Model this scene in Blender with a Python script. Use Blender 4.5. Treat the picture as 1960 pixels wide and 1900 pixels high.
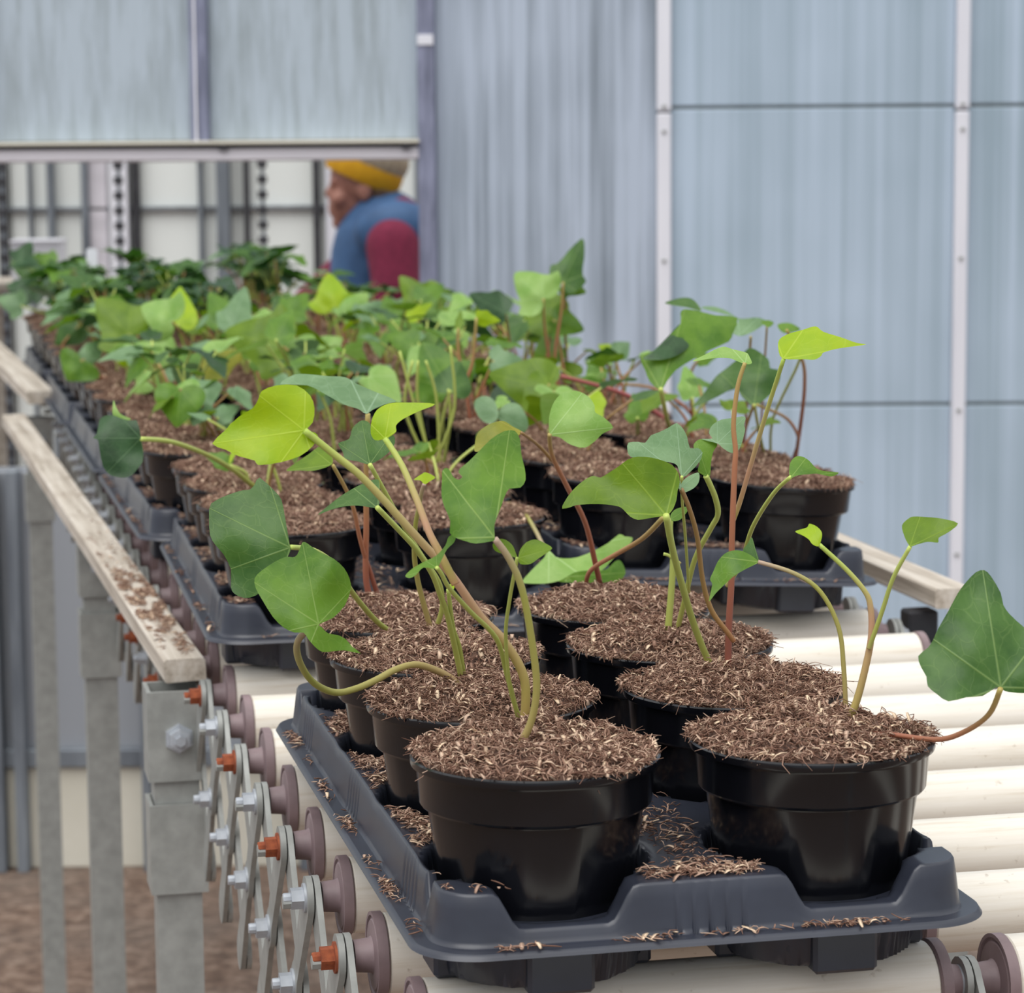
import bpy, bmesh, math, random
import numpy as np
from mathutils import Matrix, Vector, noise, geometry

# ------------------------------------------------------------------ clear / camera / light
for o in list(bpy.data.objects):
    bpy.data.objects.remove(o)
SC = bpy.context.scene
COL = SC.collection
F, PITCH, ROLL, CZ = 5162.0, 0.132, -0.008, 1.54      # focal length in pixels of a 1960 px wide frame
ZR = CZ - 0.4186                                       # height of the roller tops
cam_d = bpy.data.cameras.new('camera')
cam = bpy.data.objects.new('camera', cam_d)
COL.objects.link(cam)
cam_d.sensor_fit = 'HORIZONTAL'
cam_d.sensor_width = 36.0
cam_d.lens = F / 1960 * 36.0
cam_d.clip_start = 0.05
cam_d.clip_end = 200
cam_d.dof.use_dof = True
cam_d.dof.focus_distance = 1.50
cam_d.dof.aperture_fstop = 19.0
cam.matrix_world = Matrix.Translation((0, 0, CZ)) @ Matrix.Rotation(math.pi/2 - PITCH, 4, 'X') @ Matrix.Rotation(ROLL, 4, 'Z')
SC.camera = cam
SC.view_settings.view_transform = 'Standard'
SC.view_settings.look = 'None'
SC.view_settings.gamma = 1
SC.view_settings.use_curve_mapping = False
SC.view_settings.exposure = 0.42

world = bpy.data.worlds.new('overcast')
SC.world = world
world.use_nodes = True
wn = world.node_tree
wn.nodes.clear()
w_out = wn.nodes.new('ShaderNodeOutputWorld')
w_bg = wn.nodes.new('ShaderNodeBackground')
w_tc = wn.nodes.new('ShaderNodeTexCoord')
w_sep = wn.nodes.new('ShaderNodeSeparateXYZ')
w_ramp = wn.nodes.new('ShaderNodeValToRGB')
w_ramp.color_ramp.elements[0].position = 0.0
w_ramp.color_ramp.elements[0].color = (0.40, 0.43, 0.48, 1)
w_ramp.color_ramp.elements[1].position = 1.0
w_ramp.color_ramp.elements[1].color = (1.0, 1.0, 1.0, 1)
wn.links.new(w_tc.outputs['Generated'], w_sep.inputs[0])
wn.links.new(w_sep.outputs['Z'], w_ramp.inputs[0])
wn.links.new(w_ramp.outputs[0], w_bg.inputs[0])
w_bg.inputs[1].default_value = 1.0
wn.links.new(w_bg.outputs[0], w_out.inputs[0])
sun_d = bpy.data.lights.new('hazy_sun', 'SUN')
sun_d.energy = 1.5
sun_d.angle = math.radians(55)
sun_d.color = (1.0, 0.98, 0.955)
sun = bpy.data.objects.new('hazy_sun', sun_d)
COL.objects.link(sun)
sun.location = (-2, -1, 6)
sun.rotation_euler = (math.radians(30), math.radians(-14), 0)

# ------------------------------------------------------------------ helpers
cp, sp = math.cos(PITCH), math.sin(PITCH)
cr, sr = math.cos(ROLL), math.sin(ROLL)
def ray(px, py):
    du, dv = px - 980.0, py - 950.0
    u, v = du*cr + dv*sr, -du*sr + dv*cr
    x, up = u/F, -v/F
    return Vector((x, cp + sp*up, -sp + cp*up))
def W(px, py, d):
    """point of the place seen at a photograph pixel, d metres in front of the camera"""
    r = ray(px, py)
    return Vector((0, 0, CZ)) + r*(d/r.y)
def on_plane(px, py, z):
    r = ray(px, py)
    return Vector((0, 0, CZ)) + r*((z - CZ)/r.z)
def pix(p):
    y, z = p[1], p[2]-CZ
    dep = y*cp - z*sp
    up = y*sp + z*cp
    u, v = F*p[0]/dep, -F*up/dep
    return 980+u*cr-v*sr, 950+u*sr+v*cr

def link(name, mesh, parent=None, mat=None, kind=None, smooth=False):
    o = bpy.data.objects.new(name, mesh)
    COL.objects.link(o)
    if mat is not None and len(mesh.materials) == 0:
        mesh.materials.append(mat)
    if smooth:
        mesh.shade_smooth()
    if parent is not None:
        o.parent = parent
    if kind:
        o['kind'] = kind
    return o
def empty(name, loc=(0, 0, 0), rz=0.0):
    o = bpy.data.objects.new(name, None)
    o.empty_display_size = 0.02
    COL.objects.link(o)
    o.location = loc
    o.rotation_euler = (0, 0, rz)
    return o
def tag(o, label, cat, group=None):
    o['label'] = label
    o['category'] = cat
    if group:
        o['group'] = group
    return o
def mesh_np(name, V, Fc):
    m = bpy.data.meshes.new(name)
    m.from_pydata([tuple(v) for v in V], [], [tuple(f) for f in Fc])
    m.update()
    return m

class MB:
    """mesh builder: boxes, tubes, lathes and prisms gathered in one mesh"""
    def __init__(s):
        s.v, s.f = [], []
    def add(s, V, Fc):
        b = len(s.v)
        s.v += [Vector(p) for p in V]
        s.f += [tuple(b+i for i in f) for f in Fc]
        return s
    def box(s, x0, x1, y0, y1, z0, z1, bev=0.0):
        if bev <= 0:
            V = [(x, y, z) for z in (z0, z1) for (x, y) in ((x0, y0), (x1, y0), (x1, y1), (x0, y1))]
            Fc = [(3, 2, 1, 0), (4, 5, 6, 7), (0, 1, 5, 4), (1, 2, 6, 5), (2, 3, 7, 6), (3, 0, 4, 7)]
            return s.add(V, Fc)
        b = bev
        V = []
        for z, i in ((z0, b), (z0+b, 0), (z1-b, 0), (z1, b)):
            V += [(x0+i+b*(i == 0), y0+i, z), (x1-i-b*(i == 0), y0+i, z), (x1-i, y0+i+b*(i == 0), z), (x1-i, y1-i-b*(i == 0), z),
                  (x1-i-b*(i == 0), y1-i, z), (x0+i+b*(i == 0), y1-i, z), (x0+i, y1-i-b*(i == 0), z), (x0+i, y0+i+b*(i == 0), z)]
        Fc = [tuple(range(7, -1, -1)), tuple(range(24, 32))]
        for k in range(3):
            for i in range(8):
                j = (i+1) % 8
                Fc.append((k*8+i, k*8+j, k*8+8+j, k*8+8+i))
        return s.add(V, Fc)
    def tube(s, pts, rad, n=8, cap=True):
        pts = [Vector(p) for p in pts]
        N = len(pts)
        if not hasattr(rad, '__len__'):
            rad = [rad]*N
        V, Fc = [], []
        up = None
        for i in range(N):
            t = (pts[min(i+1, N-1)] - pts[max(i-1, 0)])
            t.normalize()
            if up is None:
                up = t.orthogonal()
            up = (up - t*up.dot(t))
            if up.length < 1e-6:
                up = t.orthogonal()
            up.normalize()
            b = t.cross(up)
            for k in range(n):
                a = 2*math.pi*k/n
                V.append(pts[i] + (up*math.cos(a) + b*math.sin(a))*rad[i])
        for i in range(N-1):
            for k in range(n):
                j = (k+1) % n
                Fc.append((i*n+k, i*n+j, (i+1)*n+j, (i+1)*n+k))
        if cap:
            Fc.append(tuple(range(n-1, -1, -1)))
            Fc.append(tuple((N-1)*n+k for k in range(n)))
        return s.add(V, Fc)
    def lathe(s, prof, n=32, axis='Z', at=(0, 0, 0), closed=False):
        V, Fc = [], []
        for (r, h) in prof:
            for k in range(n):
                a = 2*math.pi*k/n
                x, y = r*math.cos(a), r*math.sin(a)
                p = (x, y, h) if axis == 'Z' else ((h, x, y) if axis == 'X' else (y, h, x))
                V.append((p[0]+at[0], p[1]+at[1], p[2]+at[2]))
        P = len(prof)
        for i in range(P-1):
            for k in range(n):
                j = (k+1) % n
                Fc.append((i*n+k, i*n+j, (i+1)*n+j, (i+1)*n+k))
        if not closed:
            if prof[0][0] > 1e-5:
                Fc.append(tuple(range(n-1, -1, -1)))
            if prof[-1][0] > 1e-5:
                Fc.append(tuple((P-1)*n+k for k in range(n)))
        return s.add(V, Fc)
    def prism(s, poly, ext, to3):
        """extrude a 2D polygon; to3(a, b, c) places it"""
        n = len(poly)
        V = [to3(a, b, ext[0]) for a, b in poly] + [to3(a, b, ext[1]) for a, b in poly]
        Fc = [tuple(range(n-1, -1, -1)), tuple(range(n, 2*n))]
        for i in range(n):
            j = (i+1) % n
            Fc.append((i, j, n+j, n+i))
        return s.add(V, Fc)
    def xf(s, M):
        s.v = [M @ p for p in s.v]
        return s
    def mesh(s, name, mat=None, smooth=None):
        m = bpy.data.meshes.new(name)
        m.from_pydata([tuple(p) for p in s.v], [], s.f)
        m.update()
        if mat is not None:
            m.materials.append(mat)
        if smooth is not None:
            m.shade_smooth()
            try:
                m.set_sharp_from_angle(angle=math.radians(smooth))
            except Exception:
                pass
        return m

# ------------------------------------------------------------------ materials
def srgb(r, g, b):
    f = lambda c: (c/255/12.92 if c/255 <= 0.04045 else ((c/255+0.055)/1.055)**2.4)
    return (f(r), f(g), f(b), 1)
class NT:
    def __init__(s, name):
        s.m = bpy.data.materials.new(name)
        s.m.use_nodes = True
        s.t = s.m.node_tree
        s.t.nodes.clear()
        s.out = s.n('ShaderNodeOutputMaterial')
        s.b = s.n('ShaderNodeBsdfPrincipled')
        s.l(s.b.outputs[0], s.out.inputs[0])
    def n(s, t, **k):
        x = s.t.nodes.new(t)
        for a, b in k.items():
            setattr(x, a, b)
        return x
    def l(s, a, b):
        s.t.links.new(a, b)
    def val(s, sock, v):
        if hasattr(v, 'is_output') or isinstance(v, bpy.types.NodeSocket):
            s.l(v, sock)
        else:
            sock.default_value = v
    def math(s, op, a, b=0.0, c=0.0):
        x = s.n('ShaderNodeMath', operation=op)
        s.val(x.inputs[0], a)
        s.val(x.inputs[1], b)
        s.val(x.inputs[2], c)
        return x.outputs[0]
    def mix(s, f, a, b, blend='MIX'):
        x = s.n('ShaderNodeMix', data_type='RGBA', blend_type=blend)
        s.val(x.inputs[0], f)
        s.val(x.inputs[6], a)
        s.val(x.inputs[7], b)
        return x.outputs[2]
    def coords(s, scale=(1, 1, 1), which='Object'):
        tc = s.n('ShaderNodeTexCoord')
        mp = s.n('ShaderNodeMapping')
        mp.inputs['Scale'].default_value = scale
        s.l(tc.outputs[which], mp.inputs[0])
        return mp.outputs[0]
    def noise(s, co, scale=5, detail=4, rough=0.55):
        x = s.n('ShaderNodeTexNoise')
        x.inputs['Scale'].default_value = scale
        x.inputs['Detail'].default_value = detail
        x.inputs['Roughness'].default_value = rough
        s.l(co, x.inputs['Vector'])
        return x.outputs[0]
    def ramp(s, f, stops):
        x = s.n('ShaderNodeValToRGB')
        e = x.color_ramp.elements
        while len(e) < len(stops):
            e.new(0.5)
        for i, (p, c) in enumerate(stops):
            e[i].position = p
            e[i].color = c
        s.l(f, x.inputs[0])
        return x.outputs[0]
    def bump(s, h, strength=0.3, dist=0.002):
        x = s.n('ShaderNodeBump')
        x.inputs['Strength'].default_value = strength
        x.inputs['Distance'].default_value = dist
        s.l(h, x.inputs['Height'])
        s.l(x.outputs[0], s.b.inputs['Normal'])
    def set(s, color=None, rough=None, metal=None, spec=None):
        if color is not None:
            s.val(s.b.inputs['Base Color'], color)
        if rough is not None:
            s.val(s.b.inputs['Roughness'], rough)
        if metal is not None:
            s.val(s.b.inputs['Metallic'], metal)
        if spec is not None:
            s.val(s.b.inputs['Specular IOR Level'], spec)
        return s

def mat_mottled(name, c0, c1, scale=(1, 1, 1), nscale=8, rough=0.6, metal=0.0, lo=0.3, hi=0.7, bump=0.0, spec=0.5, detail=5):
    t = NT(name)
    nz = t.noise(t.coords(scale), nscale, detail)
    t.set(t.ramp(nz, [(lo, c0), (hi, c1)]), rough, metal, spec)
    if bump:
        t.bump(nz, bump)
    return t.m
M = {}
M['pot'] = mat_mottled('black_pot_plastic', srgb(11, 12, 16), srgb(17, 18, 23), nscale=30, rough=0.17, spec=0.5)
M['tray'] = mat_mottled('slate_tray_plastic', srgb(40, 43, 53), srgb(51, 55, 67), nscale=20, rough=0.34, spec=0.6, bump=0.03)
M['galv'] = mat_mottled('galvanised_steel', srgb(142, 144, 140), srgb(164, 166, 162), nscale=60, rough=0.5, metal=0.2, bump=0.05)
M['galv_dark'] = mat_mottled('weathered_galvanised_steel', srgb(96, 102, 110), srgb(138, 145, 152), scale=(4, 4, 0.6), nscale=5, rough=0.55, metal=0.25)
M['rust'] = mat_mottled('rusty_steel', srgb(116, 56, 34), srgb(172, 92, 54), nscale=150, rough=0.85, bump=0.3)
M['bolt'] = mat_mottled('bright_zinc', srgb(158, 163, 170), srgb(186, 191, 197), nscale=80, rough=0.4, metal=0.3)
M['flange'] = mat_mottled('mauve_plastic_flange', srgb(116, 98, 100), srgb(144, 124, 126), nscale=40, rough=0.5)
M['dark_iron'] = mat_mottled('dark_iron', srgb(40, 40, 44), srgb(66, 66, 70), nscale=30, rough=0.6)
M['white_metal'] = mat_mottled('white_painted_strip', srgb(214, 214, 222), srgb(234, 234, 240), scale=(1, 1, 0.2), nscale=6, rough=0.4)
M['grey_post'] = mat_mottled('grey_aluminium_post', srgb(102, 106, 126), srgb(142, 146, 170), scale=(5, 5, 0.8), nscale=14, rough=0.5)
M['beam'] = mat_mottled('grey_white_beam', srgb(200, 196, 202), srgb(222, 218, 224), scale=(0.5, 4, 4), nscale=6, rough=0.6)
M['cream'] = mat_mottled('cream_board', srgb(202, 198, 182), srgb(220, 216, 202), nscale=3, rough=0.7)
def mat_roller():
    t = NT('cream_roller_plastic')
    nz = t.noise(t.coords((3, 60, 60)), 2.2, 6, 0.7)
    n2 = t.noise(t.coords((1, 1, 1)), 130, 3)
    c = t.ramp(nz, [(0.2, srgb(196, 180, 156)), (0.46, srgb(226, 219, 206)), (0.75, srgb(236, 231, 222))])
    c = t.mix(t.ramp(n2, [(0.66, (0, 0, 0, 1)), (0.76, (0.5, 0.5, 0.5, 1))]), c, srgb(150, 130, 105))
    t.set(c, 0.38)
    return t.m
M['roller'] = mat_roller()
def mat_timber():
    t = NT('weathered_timber')
    co = t.coords((60, 2.0, 60))
    nz = t.noise(co, 1.6, 5, 0.6)
    n2 = t.noise(t.coords((1, 1, 1)), 9, 3)
    c = t.ramp(nz, [(0.3, srgb(150, 138, 124)), (0.5, srgb(196, 186, 172)), (0.7, srgb(222, 215, 204))])
    c = t.mix(t.ramp(n2, [(0.5, (0, 0, 0, 1)), (0.75, (0.5, 0.5, 0.5, 1))]), c, srgb(146, 130, 112))
    t.set(c, 0.85)
    t.bump(nz, 0.3)
    return t.m
M['timber'] = mat_timber()
def mat_pane(name, light, dark, mark=0.5, sx=26, sz=1.2, lo=0.36, hi=0.62):
    t = NT(name)
    tc = t.n('ShaderNodeTexCoord')
    mp = t.n('ShaderNodeMapping')
    mp.inputs['Scale'].default_value = (sx, sx, sz)
    t.l(tc.outputs['Object'], mp.inputs[0])
    a = t.noise(mp.outputs[0], 1.0, 6, 0.65)
    mp2 = t.n('ShaderNodeMapping')
    mp2.inputs['Scale'].default_value = (1.3, 1.3, 0.9)
    t.l(tc.outputs['Object'], mp2.inputs[0])
    b = t.noise(mp2.outputs[0], 2.0, 3)
    f = t.math('MULTIPLY_ADD', b, mark, t.math('MULTIPLY', a, 1.0-mark*0.5))
    c = t.ramp(f, [(lo, dark), (hi, light)])
    t.set(c, 0.45, 0.0, 0.3)
    return t.m
M['pane_left'] = mat_pane('algae_streaked_pane', srgb(178, 190, 200), srgb(146, 156, 160), 0.4, 46, 4.5, 0.42, 0.68)
M['pane_mid'] = mat_pane('dirty_streaked_panel', srgb(180, 191, 206), srgb(124, 134, 144), 0.35, 34, 0.7, 0.43, 0.68)
M['pane_right'] = mat_pane('light_blue_panel', srgb(182, 198, 214), srgb(150, 168, 180), 0.4, 30, 0.25, 0.44, 0.72)
M['pane_far'] = mat_pane('far_bay_pane', srgb(236, 240, 236), srgb(204, 210, 206), 0.6, 5, 1.0)
M['dado'] = mat_pane('weathered_metal_sheet', srgb(150, 154, 160), srgb(92, 98, 108), 0.5, 16, 2.0)
M['seam'] = mat_mottled('grimy_seam', srgb(120, 128, 128), srgb(146, 154, 156), nscale=30, rough=0.8)
def mat_ground():
    t = NT('brown_gritty_ground')
    a = t.noise(t.coords(), 26, 8, 0.7)
    b = t.noise(t.coords(), 3, 3)
    c = t.ramp(a, [(0.3, srgb(70, 55, 46)), (0.5, srgb(122, 99, 84)), (0.72, srgb(176, 155, 138))])
    c = t.mix(t.ramp(b, [(0.4, (0, 0, 0, 1)), (0.7, (0.45, 0.45, 0.45, 1))]), c, srgb(120, 112, 104))
    t.set(c, 0.95)
    t.bump(a, 0.8, 0.01)
    return t.m
M['ground'] = mat_ground()
def mat_attr_ramp(name, stops, rough=0.85, attr='tone', spec=0.3):
    t = NT(name)
    a = t.n('ShaderNodeAttribute', attribute_name=attr)
    t.set(t.ramp(a.outputs['Fac'], stops), rough, 0.0, spec)
    return t
M['fibre'] = mat_attr_ramp('compost_fibre', [(0.0, srgb(80, 55, 45)), (0.3, srgb(130, 96, 79)), (0.55, srgb(170, 136, 117)), (0.8, srgb(214, 184, 160)), (1.0, srgb(244, 216, 184))]).m
M['soil'] = mat_mottled('compost_base', srgb(62, 44, 37), srgb(118, 90, 76), nscale=260, rough=0.95, lo=0.35, hi=0.65, bump=0.6)
def mat_stem(name, stops):
    t = mat_attr_ramp(name, stops, 0.45, 'along', 0.4)
    return t.m
M['stem_green'] = mat_stem('green_stem', [(0, srgb(176, 160, 104)), (0.25, srgb(166, 172, 86)), (0.75, srgb(178, 190, 98)), (1, srgb(190, 206, 106))])
M['stem_pink'] = mat_stem('pinkish_stem', [(0, srgb(174, 128, 92)), (0.2, srgb(172, 156, 84)), (0.55, srgb(196, 152, 122)), (0.85, srgb(182, 188, 100)), (1, srgb(168, 192, 84))])
M['stem_red'] = mat_stem('reddish_stem', [(0, srgb(118, 66, 62)), (0.3, srgb(152, 92, 72)), (0.65, srgb(182, 124, 90)), (1, srgb(176, 160, 92))])
M['stem_crimson'] = mat_stem('crimson_stem', [(0, srgb(150, 70, 80)), (1, srgb(164, 92, 84))])
M['stem_brown'] = mat_stem('brownish_stem', [(0, srgb(150, 98, 62)), (0.4, srgb(160, 128, 78)), (1, srgb(150, 118, 76))])
M['stem_olive'] = mat_stem('olive_stem', [(0, srgb(170, 134, 104)), (0.3, srgb(164, 150, 88)), (0.7, srgb(160, 160, 78)), (1, srgb(176, 150, 132))])

def mat_leaf(name, base, dark, vein, trans, spec=0.4, tr=0.3, rough=0.4):
    t = NT(name)
    uv = t.n('ShaderNodeUVMap')
    sep = t.n('ShaderNodeSeparateXYZ')
    t.l(uv.outputs[0], sep.inputs[0])
    x, y = sep.outputs[0], sep.outputs[1]
    r = t.math('SQRT', t.math('ADD', t.math('MULTIPLY', x, x), t.math('MULTIPLY', y, y)))
    mask = None
    wid = t.math('MULTIPLY_ADD', r, -0.008, 0.015)
    for a in (0.0, 0.80, -0.80, 1.75, -1.75):
        ca, sa = math.cos(a), math.sin(a)
        perp = t.math('ABSOLUTE', t.math('SUBTRACT', t.math('MULTIPLY', x, ca), t.math('MULTIPLY', y, sa)))
        al = t.math('ADD', t.math('MULTIPLY', x, sa), t.math('MULTIPLY', y, ca))
        mm = t.math('SUBTRACT', 1.0, t.math('DIVIDE', perp, wid))
        mm = t.math('MULTIPLY', t.math('MAXIMUM', mm, 0.0), t.math('GREATER_THAN', al, 0.0))
        mask = mm if mask is None else t.math('MAXIMUM', mask, mm)
    vo = t.n('ShaderNodeTexVoronoi', feature='DISTANCE_TO_EDGE')
    vo.inputs['Scale'].default_value = 5.5
    wob = t.n('ShaderNodeMapping')
    wob.inputs['Scale'].default_value = (1.25, 0.85, 1.0)
    t.l(uv.outputs[0], wob.inputs[0])
    wn_ = t.n('ShaderNodeTexNoise')
    wn_.inputs['Scale'].default_value = 5.0
    t.l(uv.outputs[0], wn_.inputs['Vector'])
    va = t.n('ShaderNodeVectorMath', operation='MULTIPLY_ADD')
    va.inputs[1].default_value = (0.16, 0.16, 0.0)
    t.l(wn_.outputs[1], va.inputs[0])
    t.l(wob.outputs[0], va.inputs[2])
    t.l(va.outputs[0], vo.inputs['Vector'])
    sec = t.math('MAXIMUM', t.math('SUBTRACT', 1.0, t.math('DIVIDE', vo.outputs['Distance'], 0.035)), 0.0)
    sec = t.math('MULTIPLY', sec, 0.24)
    mask = t.math('MINIMUM', t.math('MAXIMUM', mask, sec), 1.0)
    nz = t.noise(t.coords(), 42, 4)
    nb = t.noise(t.coords(), 260, 3)
    c = t.ramp(nz, [(0.36, dark), (0.60, base)])
    c = t.mix(t.math('MULTIPLY', nb, 0.12), c, vein)
    c = t.mix(t.math('MULTIPLY', mask, 0.6), c, vein)
    t.set(c, rough, 0.0, spec)
    nc = t.noise(t.coords(), 95, 3)
    t.bump(t.math('ADD', t.math('MULTIPLY', mask, -0.35), nc), 0.35, 0.0012)
    tb = t.n('ShaderNodeBsdfTranslucent')
    t.val(tb.inputs[0], t.mix(0.5, c, trans))
    ms = t.n('ShaderNodeMixShader')
    ms.inputs[0].default_value = tr
    t.l(t.b.outputs[0], ms.inputs[1])
    t.l(tb.outputs[0], ms.inputs[2])
    t.l(ms.outputs[0], t.out.inputs[0])
    return t.m
M['lime'] = mat_leaf('lime_leaf', srgb(158, 186, 4), srgb(138, 174, 4), srgb(190, 212, 70), srgb(180, 214, 20), tr=0.3)
M['mid'] = mat_leaf('mid_green_leaf', srgb(94, 136, 30), srgb(64, 110, 18), srgb(156, 182, 96), srgb(124, 172, 14))
M['olive'] = mat_leaf('yellow_green_leaf', srgb(104, 136, 16), srgb(82, 116, 8), srgb(150, 176, 60), srgb(140, 180, 20))
M['dark'] = mat_leaf('dark_green_leaf', srgb(64, 102, 36), srgb(36, 78, 16), srgb(136, 162, 92), srgb(70, 140, 30), tr=0.2)
M['deep'] = mat_leaf('deep_green_leaf', srgb(46, 80, 42), srgb(24, 54, 24), srgb(104, 138, 92), srgb(60, 120, 40), tr=0.18)
M['blue'] = mat_leaf('blue_green_leaf', srgb(114, 146, 100), srgb(88, 124, 76), srgb(158, 188, 154), srgb(120, 170, 100), tr=0.2)
M['pale'] = mat_leaf('pale_green_leaf', srgb(146, 182, 92), srgb(122, 166, 68), srgb(188, 218, 150), srgb(160, 210, 90))
M['brownleaf'] = mat_leaf('russet_tinged_leaf', srgb(150, 150, 44), srgb(120, 130, 30), srgb(170, 160, 70), srgb(170, 170, 40))

# ------------------------------------------------------------------ structure: floor, walls
DW = 5.6
def X5(px, d=DW):
    return W(px, 600, d).x
def Z5(py, d=DW, px=980):
    return W(px, py, d).z
fl = link('floor', MB().box(-8, 8, -3, 13, -0.12, 0.0).mesh('floor'), None, M['ground'], 'structure')

wall = link('wall_back', MB().box(X5(826), 4.2, DW+0.06, DW+0.075, 0.0, 3.6).mesh('wall_back'), None, M['dado'], 'structure')
# the tall panels right of the opening: middle pane and the jointed panels of the right hand bays
def pane(x0, x1, z0, z1, mat, y=DW, parent=wall, name='pane', th=0.012):
    return link(name, MB().box(x0, x1, y, y+th, z0, z1, 0.002).mesh(name), parent, mat)
joint_z = [0.0, 0.42, Z5(780), Z5(209), 3.6]
pane(X5(838), X5(1258), 0.0, 3.6, M['pane_mid'])
bays = [(X5(1284), X5(1822)), (X5(1848), X5(2420)), (X5(2446), X5(3020))]
for (a, b) in bays:
    for i in range(len(joint_z)-1):
        pane(a, b, joint_z[i]+0.0035, joint_z[i+1]-0.0035, M['pane_right'])
        if i:
            link('seam', MB().box(a, b, DW+0.006, DW+0.02, joint_z[i]-0.006, joint_z[i]+0.006).mesh('seam'), wall, M['seam'])
# white cover strips with their screws
for pxs in ((1257, 1284), (1822, 1848), (2420, 2446)):
    a, b = X5(pxs[0]), X5(pxs[1])
    s = link('cover_strip', MB().box(a, b, DW-0.018, DW+0.012, 0.0, Z5(217)-0.002, 0.003).box(a, b, DW-0.018, DW+0.012, Z5(217)+0.002, 3.6, 0.003).mesh('cover_strip'), wall, M['white_metal'])
    for py in (206, 254, 500, 790, 1065):
        link('screw', MB().lathe([(0.0045, 0), (0.0045, -0.003), (0.002, -0.0045)], 8, 'Y', ((a+b)/2, DW-0.018, Z5(py))).mesh('screw'), s, M['galv'])
# grey aluminium post at the edge of the opening, and hanging wall above it
def box_struct(name, x0, x1, y0, y1, z0, z1, mat, parent=None, bev=0.002):
    return link(name, MB().box(x0, x1, y0, y1, z0, z1, bev).mesh(name), parent, mat, None if parent else 'structure')
post = box_struct('trim_1', X5(805), X5(838), DW-0.03, DW+0.06, 0.0, 3.6, M['grey_post'])
0 and link('post_lip', MB().box(X5(812), X5(817), DW-0.036, DW-0.029, 0.0, 3.6).mesh('post_lip'), post, M['white_metal'])
link('bracket', MB().box(X5(806), X5(836), DW-0.034, DW-0.03, Z5(86), Z5(66), 0.001).mesh('bracket'), post, M['white_metal'])
ztop, zb0, zb1 = 3.6, Z5(268), Z5(304)
upper = link('wall_upper', MB().box(X5(-1670), X5(806), DW+0.02, DW+0.03, zb0, ztop).mesh('wall_upper'), None, M['dado'], 'structure')
for a, b in ((-1670, -1262), (-1236, -846), (-820, -446), (-420, -30), (-4, 376), (410, 806)):
    pane(X5(a), X5(b), zb0+0.004, ztop, M['pane_left'], DW, upper)
for a, b in ((-1262, -1236), (-846, -820), (-446, -420), (-30, -4), (376, 410)):
    link('mullion', MB().box(X5(a), X5(b), DW-0.025, DW+0.02, zb0-0.002, ztop, 0.003).mesh('mullion'), upper, M['grey_post'])
    link('mullion_lip', MB().box(X5(a+9), X5(a+13), DW-0.03, DW-0.024, zb0-0.002, ztop).mesh('mullion_lip'), upper, M['white_metal'])
beam = box_struct('trim_2', X5(-1670), X5(806), DW-0.035, DW+0.05, zb1, Z5(279), M['beam'], None, 0.004)
link('sill_ledge', MB().box(X5(-1670), X5(808), DW-0.05, DW+0.03, Z5(272), Z5(265), 0.002).mesh('sill_ledge'), beam, M['cream'])
link('shadow_gap', MB().box(X5(-1670), X5(806), DW-0.02, DW+0.03, Z5(279), Z5(272)).mesh('shadow_gap'), beam, M['dark_iron'])
for px in (430, 775):
    link('clip', MB().box(X5(px), X5(px+16), DW-0.045, DW-0.02, Z5(283), Z5(272), 0.001).mesh('clip'), beam, M['dark_iron'])
# wall below the conveyor at the left: metal sheets over a cream kick board
low = link('wall_lower', MB().box(X5(-1670), X5(806), DW+0.05, DW+0.065, 0.0, 0.86).mesh('wall_lower'), None, M['dado'], 'structure')
for i, a in enumerate((-1670, -1250, -840, -420, -40, 262, 560)):
    b = (-1250, -840, -420, -40, 262, 560, 806)[i]
    link('sheet', MB().box(X5(a)+0.006, X5(b)-0.006, DW+0.03, DW+0.05, 0.235, 0.855, 0.003).mesh('sheet'), low, M['dado'])
    link('kick_board', MB().box(X5(a)+0.004, X5(b)-0.004, DW+0.02, DW+0.05, 0.0, 0.225, 0.003).mesh('kick_board'), low, M['cream'])
link('rail', MB().box(X5(-1670), X5(806), DW+0.005, DW+0.03, 0.222, 0.262, 0.003).mesh('rail'), low, M['galv_dark'])
for i, (a, b) in enumerate(((-44, -20), (2, 24), (250, 268), (556, 580))):
    box_struct('post', X5(a), X5(b), DW-0.02, DW+0.03, 0.0, 0.86, M['galv_dark'], low)

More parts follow.
